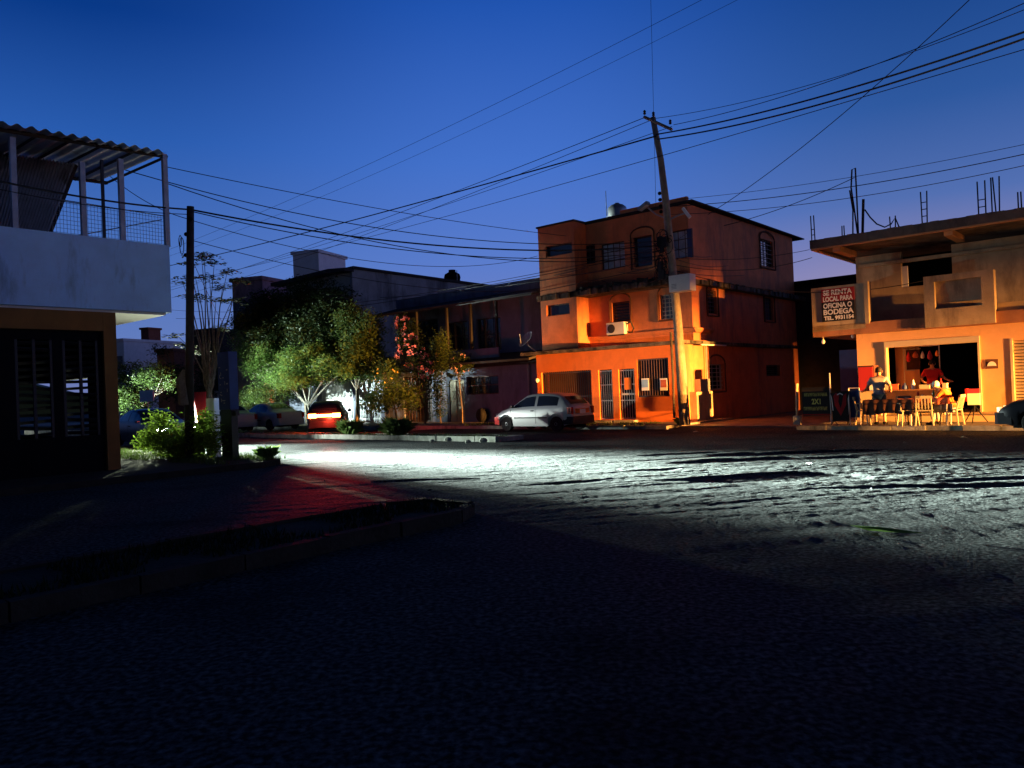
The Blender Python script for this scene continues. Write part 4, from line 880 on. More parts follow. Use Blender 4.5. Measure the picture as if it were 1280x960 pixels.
def car(name, label, S, rot, kind, paint, tail='lampred', head='bulb', group=None, plate=False, wheelm='hub', tailbar=False, headscale=1, z=.02):
    K = CARS[kind]; t = thing(name, label, 'car', (S[0], S[1], z), rot, group, local=True)
    x0, x1 = K['L']; n = 92
    def sect(x):
        zt = interp(K['top'], x); belt = min(interp(K['belt'], x), zt-.04); sill = K['sill']
        e = min(1, max(0, min(x-x0, x1-x)/.35)); w = K['w']*(.86+.14*math.sin(e*math.pi/2))
        gh = max(0, min(1, (zt-belt-.06)/.38)); wr = w*.93*(1-gh)+w*.74*gh
        zb = sill + .10*(1-e)
        for xw in K['wb']:
            ra = K['r']+.065
            if abs(x-xw) < ra: zb = max(zb, K['r']+math.sqrt(ra*ra-(x-xw)**2)*.98)
        zb = min(zb, belt-.12)
        return [(0, sill+.06), (w*.80, sill+.06), (w*.965, zb), (w*1.0, max(zb+.03, min(.48, belt-.08))), (w*1.0, max(zb+.05, belt-.10)), (w*.965, belt), (w*.965*.5+wr*.5+.01, belt*.5+(zt-.05)*.5), (wr, zt-.055), (wr*.90, zt-.018), (wr*.5, zt), (0, zt+.006)]
    xs = sorted(set([x0+(x1-x0)*i/n for i in range(n+1)]))
    rows = [sect(x) for x in xs]; m = len(rows[0]); b = MB(); vs, fs = [], []
    for sgn in (1, -1):
        o = len(vs)
        for x, r in zip(xs, rows): vs += [(x, sgn*y, z_) for y, z_ in r]
        for i in range(len(xs)-1):
            for j in range(m-1): k = o+i*m+j; fs.append((k, k+m, k+m+1, k+1))
        fs.append(tuple(o+j for j in range(m))); fs.append(tuple(o+(len(xs)-1)*m+j for j in range(m)))
    b.add(vs, fs); body = b.build('body', paint, t, smooth=True)
    try:
        md_ = body.modifiers.new('es', 'EDGE_SPLIT'); md_.split_angle = R(38)
    except Exception: pass
    # glass, 5 mm proud of the body
    def pt(x, v, side, off=.006):
        r = sect(x); a, q_, c = r[5], r[6], r[7]
        y, z_ = (a[0]+(q_[0]-a[0])*v*2, a[1]+(q_[1]-a[1])*v*2) if v < .5 else (q_[0]+(c[0]-q_[0])*(v-.5)*2, q_[1]+(c[1]-q_[1])*(v-.5)*2)
        return (x, side*(y+off), z_)
    for side in (1, -1):
        for a, c in K['win']:
            g = MB(); vs, fs = [], []; k = 14
            for i in range(k+1):
                for v in (.10, .5, .90):
                    x = a+(c-a)*i/k; vs.append(pt(x, v, side))
            for i in range(k):
                for j in range(2): q_ = i*3+j; fs.append((q_, q_+3, q_+4, q_+1))
            g.add(vs, fs).build('side_window', 'glass', t, True)
    def strip(a, c, nm, wk=.86):
        g = MB(); vs, fs = [], []; k = 8
        for i in range(k+1):
            x = a+(c-a)*i/k; r = sect(x); zt = r[9][1]
            for u in (-1, -.5, 0, .5, 1): vs.append((x, u*r[8][0]*wk, zt+.010-.012*abs(u)**2+(.004 if nm == 'windscreen' else .004)))
        for i in range(k):
            for j in range(4): q_ = i*5+j; fs.append((q_, q_+5, q_+6, q_+1))
        vs2 = [(x+( .010 if nm == 'windscreen' else -.010), y, z_+.004) for x, y, z_ in vs]
        g.add(vs2, fs).build(nm, 'glass', t, True)
    strip(*K['rear'], 'rear_window'); strip(*K['screen'], 'windscreen')
    # bumpers
    def bumper(xc, s_, nm):
        g = MB(); w = K['w']*.90; g.ext([(xc, -w), (xc+s_*.07, -w*.9), (xc+s_*.10, 0), (xc+s_*.07, w*.9), (xc, w), (xc-s_*.30, w*1.105), (xc-s_*.30, w*1.06), (xc-s_*.04, w*.8), (xc-s_*.04, -w*.8), (xc-s_*.30, -w*1.06), (xc-s_*.30, -w*1.105)], .27, .55, 'z'); g.build(nm, 'plastic_dark' if kind == 'hatch' and nm == 'rear_bumper' else paint, t)
    bumper(x0, -1, 'rear_bumper'); bumper(x1, 1, 'front_bumper')
    # wheels
    for xw in K['wb']:
        for s_ in (1, -1):
            y = s_*(K['w']-.10); g = MB(); r = K['r']; g.lathe((xw, y, r), [(r*.6, -.085), (r*.95, -.085), (r, -.06), (r, .06), (r*.95, .085), (r*.62, .085)], 26, 'y'); wh = g.build('wheel', 'tyre', t, True)
            md_ = wh.modifiers.new('es', 'EDGE_SPLIT'); md_.split_angle = R(40)
            h = MB(); yo = y+s_*.070; h.lathe((xw, yo, r), [(r*.66, 0), (r*.64, s_*.012), (r*.5, s_*.006), (r*.2, s_*.016), (.02, s_*.02)], 18, 'y'); rim = h.build('rim', wheelm, wh)
            h = MB()
            h.lathe((xw, yo+s_*.012, r), [(r*.16, 0), (r*.15, s_*.008)], 10, 'y')
            for q_ in range(8): a = q_*math.pi/4; h.obox((xw+math.cos(a)*r*.30, yo+s_*.014, r+math.sin(a)*r*.30), (r*.34*math.cos(a), 0, r*.34*math.sin(a)), (0, .006, 0), (-.010*math.sin(a), 0, .010*math.cos(a)))
            h.build('rim_holes', 'black', rim)
    # lamps
    for s_ in (1, -1):
        g = MB(); w = K['w']*.875
        if tailbar: g.obox((x0-.012, s_*w*.74, .80), (.03, 0, 0), (0, w*.24, 0), (0, 0, .085))
        else: g.obox((x0+.03, s_*w*.93, .76), (.06, 0, 0), (0, .075, 0), (0, 0, .13)); g.obox((x0+.13, s_*w*1.045, .76), (.07, 0, 0), (0, .02, 0), (0, 0, .12))
        g.build('tail_lamp', tail, t)
        g = MB(); g.ext([(x1-.05, s_*w*.99), (x1+.025, s_*w*.86), (x1+.035, s_*w*.50), (x1-.05, s_*w*.50)], .565-.0, .68, 'z'); g.build('headlamp', head, t)
        g = MB(); xm = K['screen'][1]-.12; g.obox((xm, s_*(K['w']+.08), .95), (.05, 0, 0), (0, .07, 0), (0, 0, .05)); g.build('mirror', paint if kind != 'hatch' else 'plastic_dark', t)
        g = MB(); hx = K['win'][1][0]+.10; g.box(hx-.08, hx+.06, s_*(K['w']-.01), s_*(K['w']+.02), .76, .80); g.build('door_handle', 'plastic_dark', t)
        g = MB()
        for xd in (K['win'][0][1]+.06, K['win'][1][1]+.16): g.box(xd-.005, xd+.005, s_*(K['w']*1.0-.003), s_*(K['w']*1.0+.003), .30, .84)
        g.box(K['win'][0][1]-.3 if kind == 'sedan' else K['wb'][0]+.4, K['wb'][1]-.42, s_*(K['w']-.002), s_*(K['w']+.010), .50, .545); g.build('side_trim', 'plastic_dark', t)
    if tailbar: MB().obox((x0-.014, 0, .80), (.03, 0, 0), (0, K['w']*.43, 0), (0, 0, .055)).build('light_bar', tail, t)
    if plate: MB().obox((x0-.0, 0, .74), (.02, 0, 0), (0, .42, 0), (0, 0, .085)).build('reflector_panel', 'orangepaper', t); MB().obox((x0-.014, 0, .72), (.02, 0, 0), (0, .17, 0), (0, 0, .075)).build('licence_plate', 'white', t)
    MB().box(x0+.3, x1-.3, -.6, .6, .17, .24).build('underbody', 'black', t)
    return t
PI = math.pi
cs = on_t(680, 541, 23.1)
car('parked_hatchback', 'small silver three door hatchback parked at the kerb before the orange house', (cs[0], 23.1), PI, 'hatch', 'silver', plate=True, wheelm='hub')
c2 = on_t(342, 540, 22.6)
car('parked_sedan', 'pale plum sedan parked under the round shrub, left of the tail lights', (c2[0]-.4, 22.6), PI, 'sedan', 'carwhite', z=.02)
c3 = on_t(296, 545, 20.7)
car('parked_sedan', 'pale bluish car beside the street totem, nearest of the two pale cars', (c3[0]-1.2, 20.7), PI*.98, 'sedan', 'carwhite')
car('oncoming_car', 'dark blue car behind the corner bush with glaring headlights', (HC[0]-2.12, HC[1]), 0, 'sedan', 'carblue', head='head_lit')
car('added_beam_car', 'grey car added out of view to carry the beams on the trees', (-61.9, 15.2), math.atan2(.44, 1), 'sedan', 'silver', head='head_lit')  # unseen car, added only to carry the tree beams
# receding car: seen square from behind
d_ = at(411, 525, 34.0); view = math.atan2(d_[1], d_[0])
car('departing_car', 'dark car driving off with glowing red tail lights', (d_[0]+1.84*math.cos(view), d_[1]+1.84*math.sin(view)), view-.10, 'hatch', 'cardark', tail='tail_lit', tailbar=True)
point('tail_light_glow', (d_[0]-.25*math.cos(view), d_[1]-.25*math.sin(view), .80), 260, (1, .05, .02), .12)
spot('tail_light_beam', (d_[0]-.15*math.cos(view), d_[1]-.15*math.sin(view), .80), (-math.cos(view), -math.sin(view), -.035), 5500, (1, .03, .012), 7, 1, .1)
# the dark car at the right edge, nose towards the house
c4 = on_t(1243, 540, 22.6)
car('parked_car', 'black car at the right edge with an amber glint painted as headlamp glow', (c4[0]+2.25, 22.9), PI, 'sedan', 'cardark', head='head_warm')  # headlamp emission stands in for light glinting through an unlit lamp
# the approaching car whose beams light the fronts
car('approaching_car', 'dark car coming up the avenue with warm headlights on', (WC[0]+2.2, WC[1]), PI, 'sedan', 'cardark', head='head_warm')

# ------------------------------------------------------------------ poles, lamps, totem
PT = 25.1
pb = base_t(855, PT, .1)
def pp(px, py, t=PT): v = on_t(px, py, t); return Vector(v)
up = thing('utility_pole', 'tall leaning weathered utility pole before the orange house corner', 'utility pole', pb)
ptop = pp(816, 147)
mid1 = pp(847, 400); mid2 = pp(832, 250)
MB().path([Vector(pb), mid1, mid2, pp(826, 200), ptop], [.20, .16, .13, .115, .10], 12).build('shaft', 'poleconc', up, True)
a, b_ = pp(807, 147), pp(842, 163); ca = MB(); ca.path([a+Vector((0, -.12, 0)), b_+Vector((0, -.12, 0))], .055, 4); cr_ = ca.build('crossarm', 'poleconc', up)
for px, py in ((808, 146), (819, 148), (840, 158)):
    p = pp(px, py)+Vector((0, -.12, .05)); MB().lathe(tuple(p), [(.03, 0), (.06, .04), (.035, .08), (.06, .12), (.02, .17)], 8).build('insulator', 'rust', cr_, True)
for i, py in enumerate((241, 249, 257, 264)):
    p = pp(829+i*.6, py)+Vector((-.13, -.03, 0)); MB().lathe(tuple(p), [(.03, -.06), (.07, -.03), (.07, .03), (.03, .06)], 8).build('spool_insulator', 'black', up, True)
bx = MB(); q0, q1 = pp(840, 366, PT-.35), pp(865, 342, PT-.35)
bx.box(q0[0], q1[0]-.0, PT-.55, PT-.1, q0[2], q1[2]); ub = bx.build('equipment_box', 'white', up)
v = MB()
for i in range(4): z = q0[2]+.1+i*.05; v.box(q0[0]+.1, q0[0]+.3, PT-.556, PT-.551, z, z+.02)
v.build('vent', 'steel', ub)
MB().path([pp(844, 415)+Vector((-.08, -.18, 0)), pp(848, 470)+Vector((-.11, -.2, 0)), pp(851, 522)+Vector((-.14, -.22, 0))], .045, 6).build('conduit', 'poledark', up)
# street lamps on the pole
for nm, lab, A0, A1, A2 in (('street_lamp', 'unlit street lamp head on a bent arm, left of the pole', (830, 272), (820, 268), (808, 258)), ('flood_lamp', 'white tube lamp on a short arm right of the pole', (830, 278), (846, 270), (858, 266))):
    t = thing(nm, lab, 'street lamp', tuple(pp(*A0)))
    MB().path([pp(*A0), pp(*A1), pp(*A2)], .03, 6).build('arm', 'steel', t)
    h = MB(); c_ = pp(*A2)
    if nm == 'street_lamp': h.obox(c_+Vector((-.05, -.1, 0)), (.20, 0, .10), (0, .12, 0), (-.02, 0, .05)); h.build('lamp_head', 'steel', t); MB().obox(c_+Vector((-.04, -.1, -.06)), (.15, 0, .075), (0, .09, 0), (-.008, 0, .015)).build('lens', 'white', t)
    else: h.obox(c_, (.13, 0, -.19), (0, .05, 0), (.04, 0, .03)); h.build('lamp_head', 'white', t)
# tangle of coiled cables
tg = MB(); rr = random.Random(44); cc = pp(833, 318)
for _ in range(26):
    c_ = pp(rr.uniform(826, 842), rr.uniform(295, 350)); r = rr.uniform(.12, .32); pts = []
    a0 = rr.uniform(0, 6.28); tilt = rr.uniform(-.5, .5)
    for i in range(13): a = a0+i*2*PI*rr.uniform(.9, 1)/12; pts.append(c_+Vector((math.cos(a)*r*.7, -.2+.1*math.sin(a)*tilt, math.sin(a)*r)))
    tg.path(pts, .014, 4)
for _ in range(7): c_ = pp(rr.uniform(828, 840), rr.uniform(300, 348)); tg.obox(c_+Vector((0, -.22, 0)), (rr.uniform(.06, .12), 0, .02), (0, .06, 0), (0, 0, rr.uniform(.08, .2)))
single(tg, 'cable_coil', 'cable', 'tangle of coiled black cables and splice boxes on the leaning pole', 'cables', tuple(cc))
# left pole
lt = 9.6; lp0 = base_t(234, lt, .14); lpo = thing('utility_pole', 'slim dark utility pole rising out of the corner bush', 'utility pole', lp0)
ltop = on_t(238, 258, lt)
MB().path([Vector(lp0), Vector(ltop)], [.12, .09], 10).build('shaft', 'poledark', lpo, True)
for py, dx in ((275, .12), (292, -.14), (318, -.16)):
    p = Vector(on_t(238, py, lt))+Vector((dx, -.05, 0)); MB().lathe(tuple(p), [(.02, -.05), (.05, -.02), (.05, .02), (.02, .05)], 8).build('insulator', 'black', lpo, True)
g = MB()
for cx, cy, r in ((232, 308, .22), (242, 300, .18), (230, 302, .15)):
    c_ = Vector(on_t(cx, cy, lt)); g.path([c_+Vector((math.cos(i*PI/6)*r*.5, -.1, math.sin(i*PI/6)*r)) for i in range(13)], .012, 4)
g.build('cable_loop', 'cable', lpo)
g = MB(); rr = random.Random(5); a = Vector(on_t(235, 505, lt)); b_ = Vector(on_t(233, 462, lt))
g.path([a+Vector((0, -.06, 0)), a.lerp(b_, .3)+Vector((.03, -.1, 0)), a.lerp(b_, .7)+Vector((-.03, -.08, 0)), b_+Vector((0, -.04, 0))], [.19, .16, .17, .06], 7); single(g, 'tree_stump', 'palebark', 'pale split tree stump leaning on the slim dark pole', 'stump', tuple(a))
# totem sign
tt_ = 10.3; t0 = base_t(285, tt_, .14); r_ = rect_t(278, 440, 292, 512, tt_)
tm = thing('street_totem', 'tall narrow dark street totem with faded vertical writing', 'sign post', t0)
s0_, s1_ = r_[0], r_[1]
MB().box(s0_+.02, s1_-.02, tt_-.09, tt_+.09, .14, r_[2]).build('pillar', 'concrete' if 0 else 'blackmetal', tm)
MB().box(s0_, s1_, tt_-.12, tt_+.12, r_[2]+.002, r_[3]).build('sign_board', 'tileblue', tm)
MB().box(s0_-.12, s1_+.14, tt_-.05, tt_+.05, r_[2]-.16, r_[2]-.04).build('cross_plate', 'blackmetal', tm)
g = MB(); rr = random.Random(9)
for i in range(5):
    z = r_[2]+.12+i*.22
    for _ in range(4): x = rr.uniform(s0_+.06, s1_-.10); zz = z+rr.uniform(0, .12); w, h = rr.choice(((.07, .018), (.018, .09), (.05, .02))); g.box(x, x+w, tt_-.126, tt_-.121, zz, zz+h)
g.build('faded_marks', 'bars_pale', tm)
# small sign board far left, marker post, hydrant-like bucket
sg = rect_t(175, 488, 192, 502, 15.2); t = thing('blank_sign', 'small white rectangular sign on a thin post', 'sign', ((sg[0]+sg[1])/2, 15.2, 0))
MB().box(sg[0], sg[1], 15.18, 15.22, sg[2], sg[3]).build('board', 'white', t); MB().tube(((sg[0]+sg[1])/2, 15.24, 0), ((sg[0]+sg[1])/2, 15.24, sg[2]+.1), .03).build('post', 'steel', t)
sg = rect_t(260, 498, 270, 530, 10.3); g = MB(); g.box(sg[0], sg[1], 10.25, 10.4, .14, sg[3]); single(g, 'marker_post', 'white', 'short white painted marker post left of the dark totem', 'post', (sg[0], 10.3, .14))
sg = rect_t(244, 490, 256, 510, 13.5); g = MB(); g.lathe(((sg[0]+sg[1])/2, 13.5, sg[2]), [(.15, -.5), (.19, 0), (.22, sg[3]-sg[2])], 12); single(g, 'red_bin', 'red', 'red bin behind the corner bush beside the thin tree', 'bin', (sg[0], 13.5, sg[2]-.5), smooth=True)
# low stones on the median ends
rr = random.Random(77)
for k, (px, py) in enumerate(((560, 551), (585, 553), (540, 552), (604, 552))):
    c_ = on_z(px, py, .14); g = MB(); r = rr.uniform(.07, .14); vs = []
    g.lathe((c_[0], c_[1], .12), [(r*.8, 0), (r, r*.4), (r*.7, r*.9), (r*.2, r*1.05)], 7)
    single(g, 'stone', 'kerb', None, 'stone', (c_[0], c_[1], .12))['label'] = ('loose pale stone on the median, second from its left end', 'loose pale stone on the median, third from the left', 'leftmost of the loose pale stones on the median', 'rightmost loose pale stone, nearest the end of the median')[k]
    C.objects[-1]['group'] = 'stones on the median'

# ------------------------------------------------------------------ overhead cables
def cable(p, q, r, sag, lab, grp='overhead cables', n=26):
    p, q = Vector(p), Vector(q); pts = [p.lerp(q, i/n)-Vector((0, 0, sag*4*(i/n)*(1-i/n))) for i in range(n+1)]
    g = MB(); g.path(pts, r, 5, False); return single(g, 'overhead_cable', 'cable', lab, 'cable', tuple(p), group=grp)
def P(px, py, Y): return tuple(at(px, py, Y))
Yp = W(ptop).y; Yl = W(Vector(ltop)).y
CB = [ # (x,y,Y) -> (x,y,Y), radius, sag, label
 ((-40, 218, 14), (238, 262, Yl), .022, .10, 'thick dark cable passing in front of the roof terrace to the slim pole'),
 ((238, 262, Yl), (832, 306, Yp), .024, .55, 'thickest cable from the slim left pole to the leaning pole'),
 ((238, 264, Yl), (835, 312, Yp), .014, .70, 'thin companion hanging just below the thickest left cable'),
 ((-40, 228, 14), (238, 268, Yl), .010, .12, 'thin cable just below the thick one crossing the terrace'),
 ((1320, 26, 16), (820, 168, Yp-.3), .026, .25, 'upper of the two heavy black cables at the top right'),
 ((1320, 34, 16), (822, 174, Yp-.3), .026, .30, 'lower of the two heavy black cables at the top right'),
 ((820, 170, Yp-.3), (100, 354, 90), .030, .5, 'heavy cable falling from the pole top towards the left gable'),
 ((1320, -14, 18), (842, 156, Yp), .012, .35, 'high thin wire reaching the right end of the crossarm'),
 ((1320, -4, 18), (819, 148, Yp), .010, .40, 'high thin wire reaching the middle insulator of the crossarm'),
 ((808, 146, Yp), (150, 378, 90), .014, .7, 'thin wire from the left crossarm end down to the far left'),
 ((819, 148, Yp), (160, 384, 90), .012, .9, 'thin wire from the middle insulator down to the far left'),
 ((840, 158, Yp), (150, 372, 90), .012, .7, 'thin wire from the right insulator down to the far left'),
 ((1320, 50, 18), (140, 366, 90), .012, .8, 'fine wire crossing under the heavy pair across the whole sky'),
 ((128, 204, 21), (838, 300, Yp), .014, .9, 'cable from the terrace posts to the leaning pole, upper'),
 ((205, 228, 21), (836, 318, Yp), .014, 1.0, 'cable from the terrace corner to the leaning pole, lower'),
 ((128, 212, 21), (240, 275, Yl), .010, .2, 'short wire from the terrace to the slim pole'),
 ((205, 208, 21), (760, 300, 36), .012, .25, 'straight wire from the terrace corner to the orange roof'),
 ((1222, -10, 20), (885, 268, 32), .013, .35, 'wire dropping steeply from the top right to the orange roof corner'),
 ((1320, 184, 20), (838, 258, Yp), .013, .25, 'wire over the shop rebar to the pole below the insulators'),
 ((1320, 198, 20), (838, 268, Yp), .010, .30, 'lower wire over the shop rebar to the pole'),
 ((1320, 172, 20), (838, 250, Yp), .008, .2, 'faint highest wire over the shop rebar'),
 ((1068, 222, 27.5), (905, 282, 33), .014, .15, 'wire from the tallest rebar to the orange roof edge'),
 ((1015, 322, 30), (838, 330, Yp), .012, .35, 'cable from the shop slab corner to the pole'),
 ((1180, 345, 26), (838, 336, Yp), .012, .7, 'low cable crossing the orange side wall to the shop'),
 ((1012, 312, 30), (840, 322, Yp), .010, .2, 'upper thin cable crossing the orange side wall'),
 ((832, 330, Yp), (355, 398, 52), .016, .6, 'low cable from the pole past the orange ledge to the left'),
 ((834, 322, Yp), (470, 372, 48), .014, .3, 'cable from the pole along the orange second storey'),
 ((834, 312, Yp), (220, 398, 70), .014, .8, 'long slack cable from the pole towards the far left roofs'),
 ((834, 308, Yp), (200, 386, 70), .012, 1.1, 'second long slack cable towards the far left roofs'),
 ((238, 300, Yl), (690, 360, 36), .010, .6, 'thin slack wire from the slim pole towards the porch house'),
 ((238, 275, Yl), (672, 320, 35), .010, .8, 'thin slack wire from the slim pole towards the orange house'),
 ((238, 320, Yl), (300, 440, 40), .008, .2, 'short drop wire from the slim pole into the trees'),
 ((813, -20, 27.2), (820, 262, 27.6), .007, .0, 'single vertical hair thin wire above the pole'),
 ((900, -12, 40), (140, 338, 80), .012, .9, 'faint thin wire across the upper sky, upper one'),
 ((945, -12, 40), (120, 350, 80), .010, 1.2, 'faint thin wire across the upper sky, lower one'),
 ((735, 334, 31.5), (668, 348, 36), .012, .05, 'short service wire to the orange bay'),
 ((832, 316, Yp), (700, 344, 33), .013, .2, 'service cable to the orange bay windows'),
 ((832, 300, Yp), (680, 312, 34.4), .012, .15, 'service cable to the top of the orange bay'),
 ((860, 290, 31), (836, 300, Yp), .012, .1, 'short looped service wire to the orange top window'),
]
for a, b_, r, sg, lab in CB:
    if sg == 0: cable(P(*a), P(*b_), r, 0, lab)
    else: cable(P(*a), P(*b_), r, sg, lab)
# bundle of slack service drops in front of the orange upper storey
rr = random.Random(12)
for k in range(6):
    a = pp(rr.uniform(828, 838), 296+k*9); b_ = on_t(rr.uniform(748, 805), 300+k*10, REC-.1)
    cable(a, b_, .010, rr.uniform(.1, .45), 'slack service drop, %s of six, between the pole and the orange upper windows' % ('first', 'second', 'third', 'fourth', 'fifth', 'sixth')[k], 'service drops on the orange house')
for k in range(3):
    a = pp(rr.uniform(834, 840), 302+k*18); b_ = on_s(890+k*20, 320+k*12, SC+.05)
    cable(a, b_, .010, rr.uniform(.1, .3), ('uppermost', 'middle', 'lowest')[k]+' slack service drop from the pole to the orange side wall', 'service drops on the side wall')

# ------------------------------------------------------------------ people
def skin_mesh(name, m, parent, J, E, root):
    keys = list(J); me = bpy.data.meshes.new(name); me.from_pydata([J[k][0] for k in keys], [(keys.index(a), keys.index(b)) for a, b in E], []); me.materials.append(M[m])
    o = bpy.data.objects.new(name, me); C.objects.link(o); o.parent = parent
    md_ = o.modifiers.new('skin', 'SKIN'); md_.use_smooth_shade = True
    for i, k in enumerate(keys):
        sv = me.skin_vertices[0].data[i]; r = J[k][1]; sv.radius = (r, r) if not isinstance(r, tuple) else r; sv.use_root = (k == root)
    sb = o.modifiers.new('sub', 'SUBSURF'); sb.levels = 1; sb.render_levels = 2
    return o
def person(label, S, rot, pose, shirt, legs, hair='hair', cap=None, group=None, legwear='shorts'):
    t = thing('person', label, 'person', S, rot, group, local=True)
    J = {}
    def j(k, p, r): J[k] = (p, r)
    for k, (p, r) in pose.items(): j(k, p, r)
    E = [('pel', 'sp1'), ('sp1', 'sp2'), ('sp2', 'chest'), ('chest', 'neck'), ('neck', 'jaw'), ('jaw', 'head'), ('head', 'crown')]
    for s in 'LR':
        E += [('pel', 'hip'+s), ('hip'+s, 'knee'+s), ('knee'+s, 'ank'+s), ('ank'+s, 'toe'+s), ('chest', 'sh'+s), ('sh'+s, 'el'+s), ('el'+s, 'wr'+s), ('wr'+s, 'palm'+s)]
        w, pm = Vector(pose['wr'+s][0]), Vector(pose['palm'+s][0]); d = (pm-w).normalized(); side = d.cross(Vector((0, 0, 1)))
        side = side.normalized() if side.length > .1 else Vector((1, 0, 0)); nr = d.cross(side)
        for i in range(4):
            b0_ = pm+side*(i-1.5)*.021+d*.02; ln = (.062, .075, .07, .055)[i]
            j('f%d%sa' % (i, s), tuple(b0_+d*ln*.45), .0085); j('f%d%sb' % (i, s), tuple(b0_+d*ln*.8+nr*-.02), .007)
            E += [('palm'+s, 'f%d%sa' % (i, s)), ('f%d%sa' % (i, s), 'f%d%sb' % (i, s))]
        j('th%sa' % s, tuple(w.lerp(pm, .6)+side*-.04+nr*-.01), .011); j('th%sb' % s, tuple(pm+side*-.052+d*.02+nr*-.015), .009); E += [('wr'+s, 'th%sa' % s), ('th%sa' % s, 'th%sb' % s)]
    body = skin_mesh('body', 'skin', t, J, E, 'pel')
    # shirt: torso and upper arms a little larger
    T = {k: (pose[k][0], (pose[k][1][0]+.018, pose[k][1][1]+.018) if isinstance(pose[k][1], tuple) else pose[k][1]+.018) for k in ('pel', 'sp1', 'sp2', 'chest')}
    ck = Vector(pose['chest'][0]).lerp(Vector(pose['neck'][0]), .45); T['col'] = (tuple(ck), .075); E2 = [('pel', 'sp1'), ('sp1', 'sp2'), ('sp2', 'chest'), ('chest', 'col')]
    for s in 'LR':
        T['sh'+s] = (pose['sh'+s][0], pose['sh'+s][1]+.02); e = Vector(pose['sh'+s][0]).lerp(Vector(pose['el'+s][0]), .75); T['sl'+s] = (tuple(e), pose['el'+s][1]+.03); E2 += [('chest', 'sh'+s), ('sh'+s, 'sl'+s)]
    skin_mesh('shirt', shirt, t, T, E2, 'sp1')
    L_ = {'pel': (pose['pel'][0], (pose['pel'][1][0]+.012, pose['pel'][1][1]+.012))}; E3 = []
    for s in 'LR':
        f_ = .85 if legwear == 'shorts' else 1
        k = Vector(pose['hip'+s][0]).lerp(Vector(pose['knee'+s][0]), f_); L_['hip'+s] = (pose['hip'+s][0], pose['hip'+s][1]+.02); L_['k'+s] = (tuple(k), pose['knee'+s][1]+.03); E3 += [('pel', 'hip'+s), ('hip'+s, 'k'+s)]
        if legwear != 'shorts': L_['a'+s] = (tuple(Vector(pose['knee'+s][0]).lerp(Vector(pose['ank'+s][0]), .93)), .06); E3.append(('k'+s, 'a'+s))
        g = MB(); a, b_ = Vector(pose['ank'+s][0]), Vector(pose['toe'+s][0]); d = (b_-a); d.z = 0; d.normalize(); c_ = a.lerp(b_, .45); g.path([a-d*.06+Vector((0, 0, -.035)), c_+Vector((0, 0, -.03)), b_+d*.05+Vector((0, 0, -.01))], [.048, .052, .03], 8); g.build('shoe', 'black', t, True)
    skin_mesh(legwear if legwear == 'shorts' else 'trousers', legs, t, L_, E3, 'pel')
    h = Vector(pose['head'][0]); cr2 = Vector(pose['crown'][0]); g = MB(); fwd = Vector((0, 1, 0))
    up_ = (cr2-h).normalized()
    g.lathe((0, 0, 0), [(.095, -.03), (.102, .02), (.098, .07), (.075, .115), (.035, .14)], 14); 
    q_ = up_.to_track_quat('Z', 'Y'); g.v = [tuple(h+Vector((0, -.012, .0))+q_ @ Vector(v)) for v in g.v]
    if cap:
        ob = g.build('cap', cap, t, True); br = MB(); f2 = Vector(pose['toe_dir']) if 'toe_dir' in pose else fwd
        br.obox(h+up_*.045+fwd*.13, (.07, 0, 0), (0, .065, -.02), (0, .002, .008)); br.build('brim', cap, ob)
    else: g.build('hair', hair, t, True)
    g = MB(); f_ = h+fwd*.09+Vector((0, 0, -.02))
    g.obox(f_+Vector((0, .022, 0)), (.012, 0, 0), (0, .014, -.01), (0, .004, .02)); g.build('nose', 'skin', body)
    for s_ in (-1, 1):
        g = MB(); g.lathe(tuple(h+Vector((s_*.035, .083, .008))), [(.011, -.008), (.012, .0), (.006, .01)], 8, 'y'); g.build('eye', 'black', body, True)
        g = MB(); g.obox(h+Vector((s_*.098, -.0, -.01)), (.008, 0, 0), (0, .018, 0), (0, .004, .03)); g.build('ear', 'skin', body)
    g = MB(); g.obox(h+Vector((0, .092, -.075)), (.024, 0, 0), (0, .006, 0), (0, 0, .005)); g.build('mouth', 'red', body)
    return t
# local frame: faces +y
stand = {'pel': ((0, 0, .93), (.155, .115)), 'sp1': ((0, .01, 1.05), (.15, .11)), 'sp2': ((0, .03, 1.18), (.155, .11)), 'chest': ((0, .06, 1.34), (.17, .115)), 'neck': ((0, .09, 1.47), .055), 'jaw': ((0, .12, 1.53), .062), 'head': ((0, .13, 1.61), (.085, .10)), 'crown': ((0, .13, 1.69), .055),
 'hipL': ((-.10, 0, .86), .095), 'hipR': ((.10, 0, .86), .095), 'kneeL': ((-.12, .02, .49), .062), 'kneeR': ((.12, .03, .49), .062), 'ankL': ((-.12, -.02, .09), .042), 'ankR': ((.13, -.01, .09), .042), 'toeL': ((-.14, .14, .035), .035), 'toeR': ((.15, .15, .035), .035),
 'shL': ((-.20, .06, 1.38), .062), 'shR': ((.20, .06, 1.38), .062), 'elL': ((-.33, .10, 1.13), .045), 'elR': ((.32, .02, 1.12), .045), 'wrL': ((-.46, .30, 1.02), .030), 'wrR': ((.30, .25, 1.0), .030), 'palmL': ((-.50, .37, 1.0), .034), 'palmR': ((.27, .33, .99), .034)}
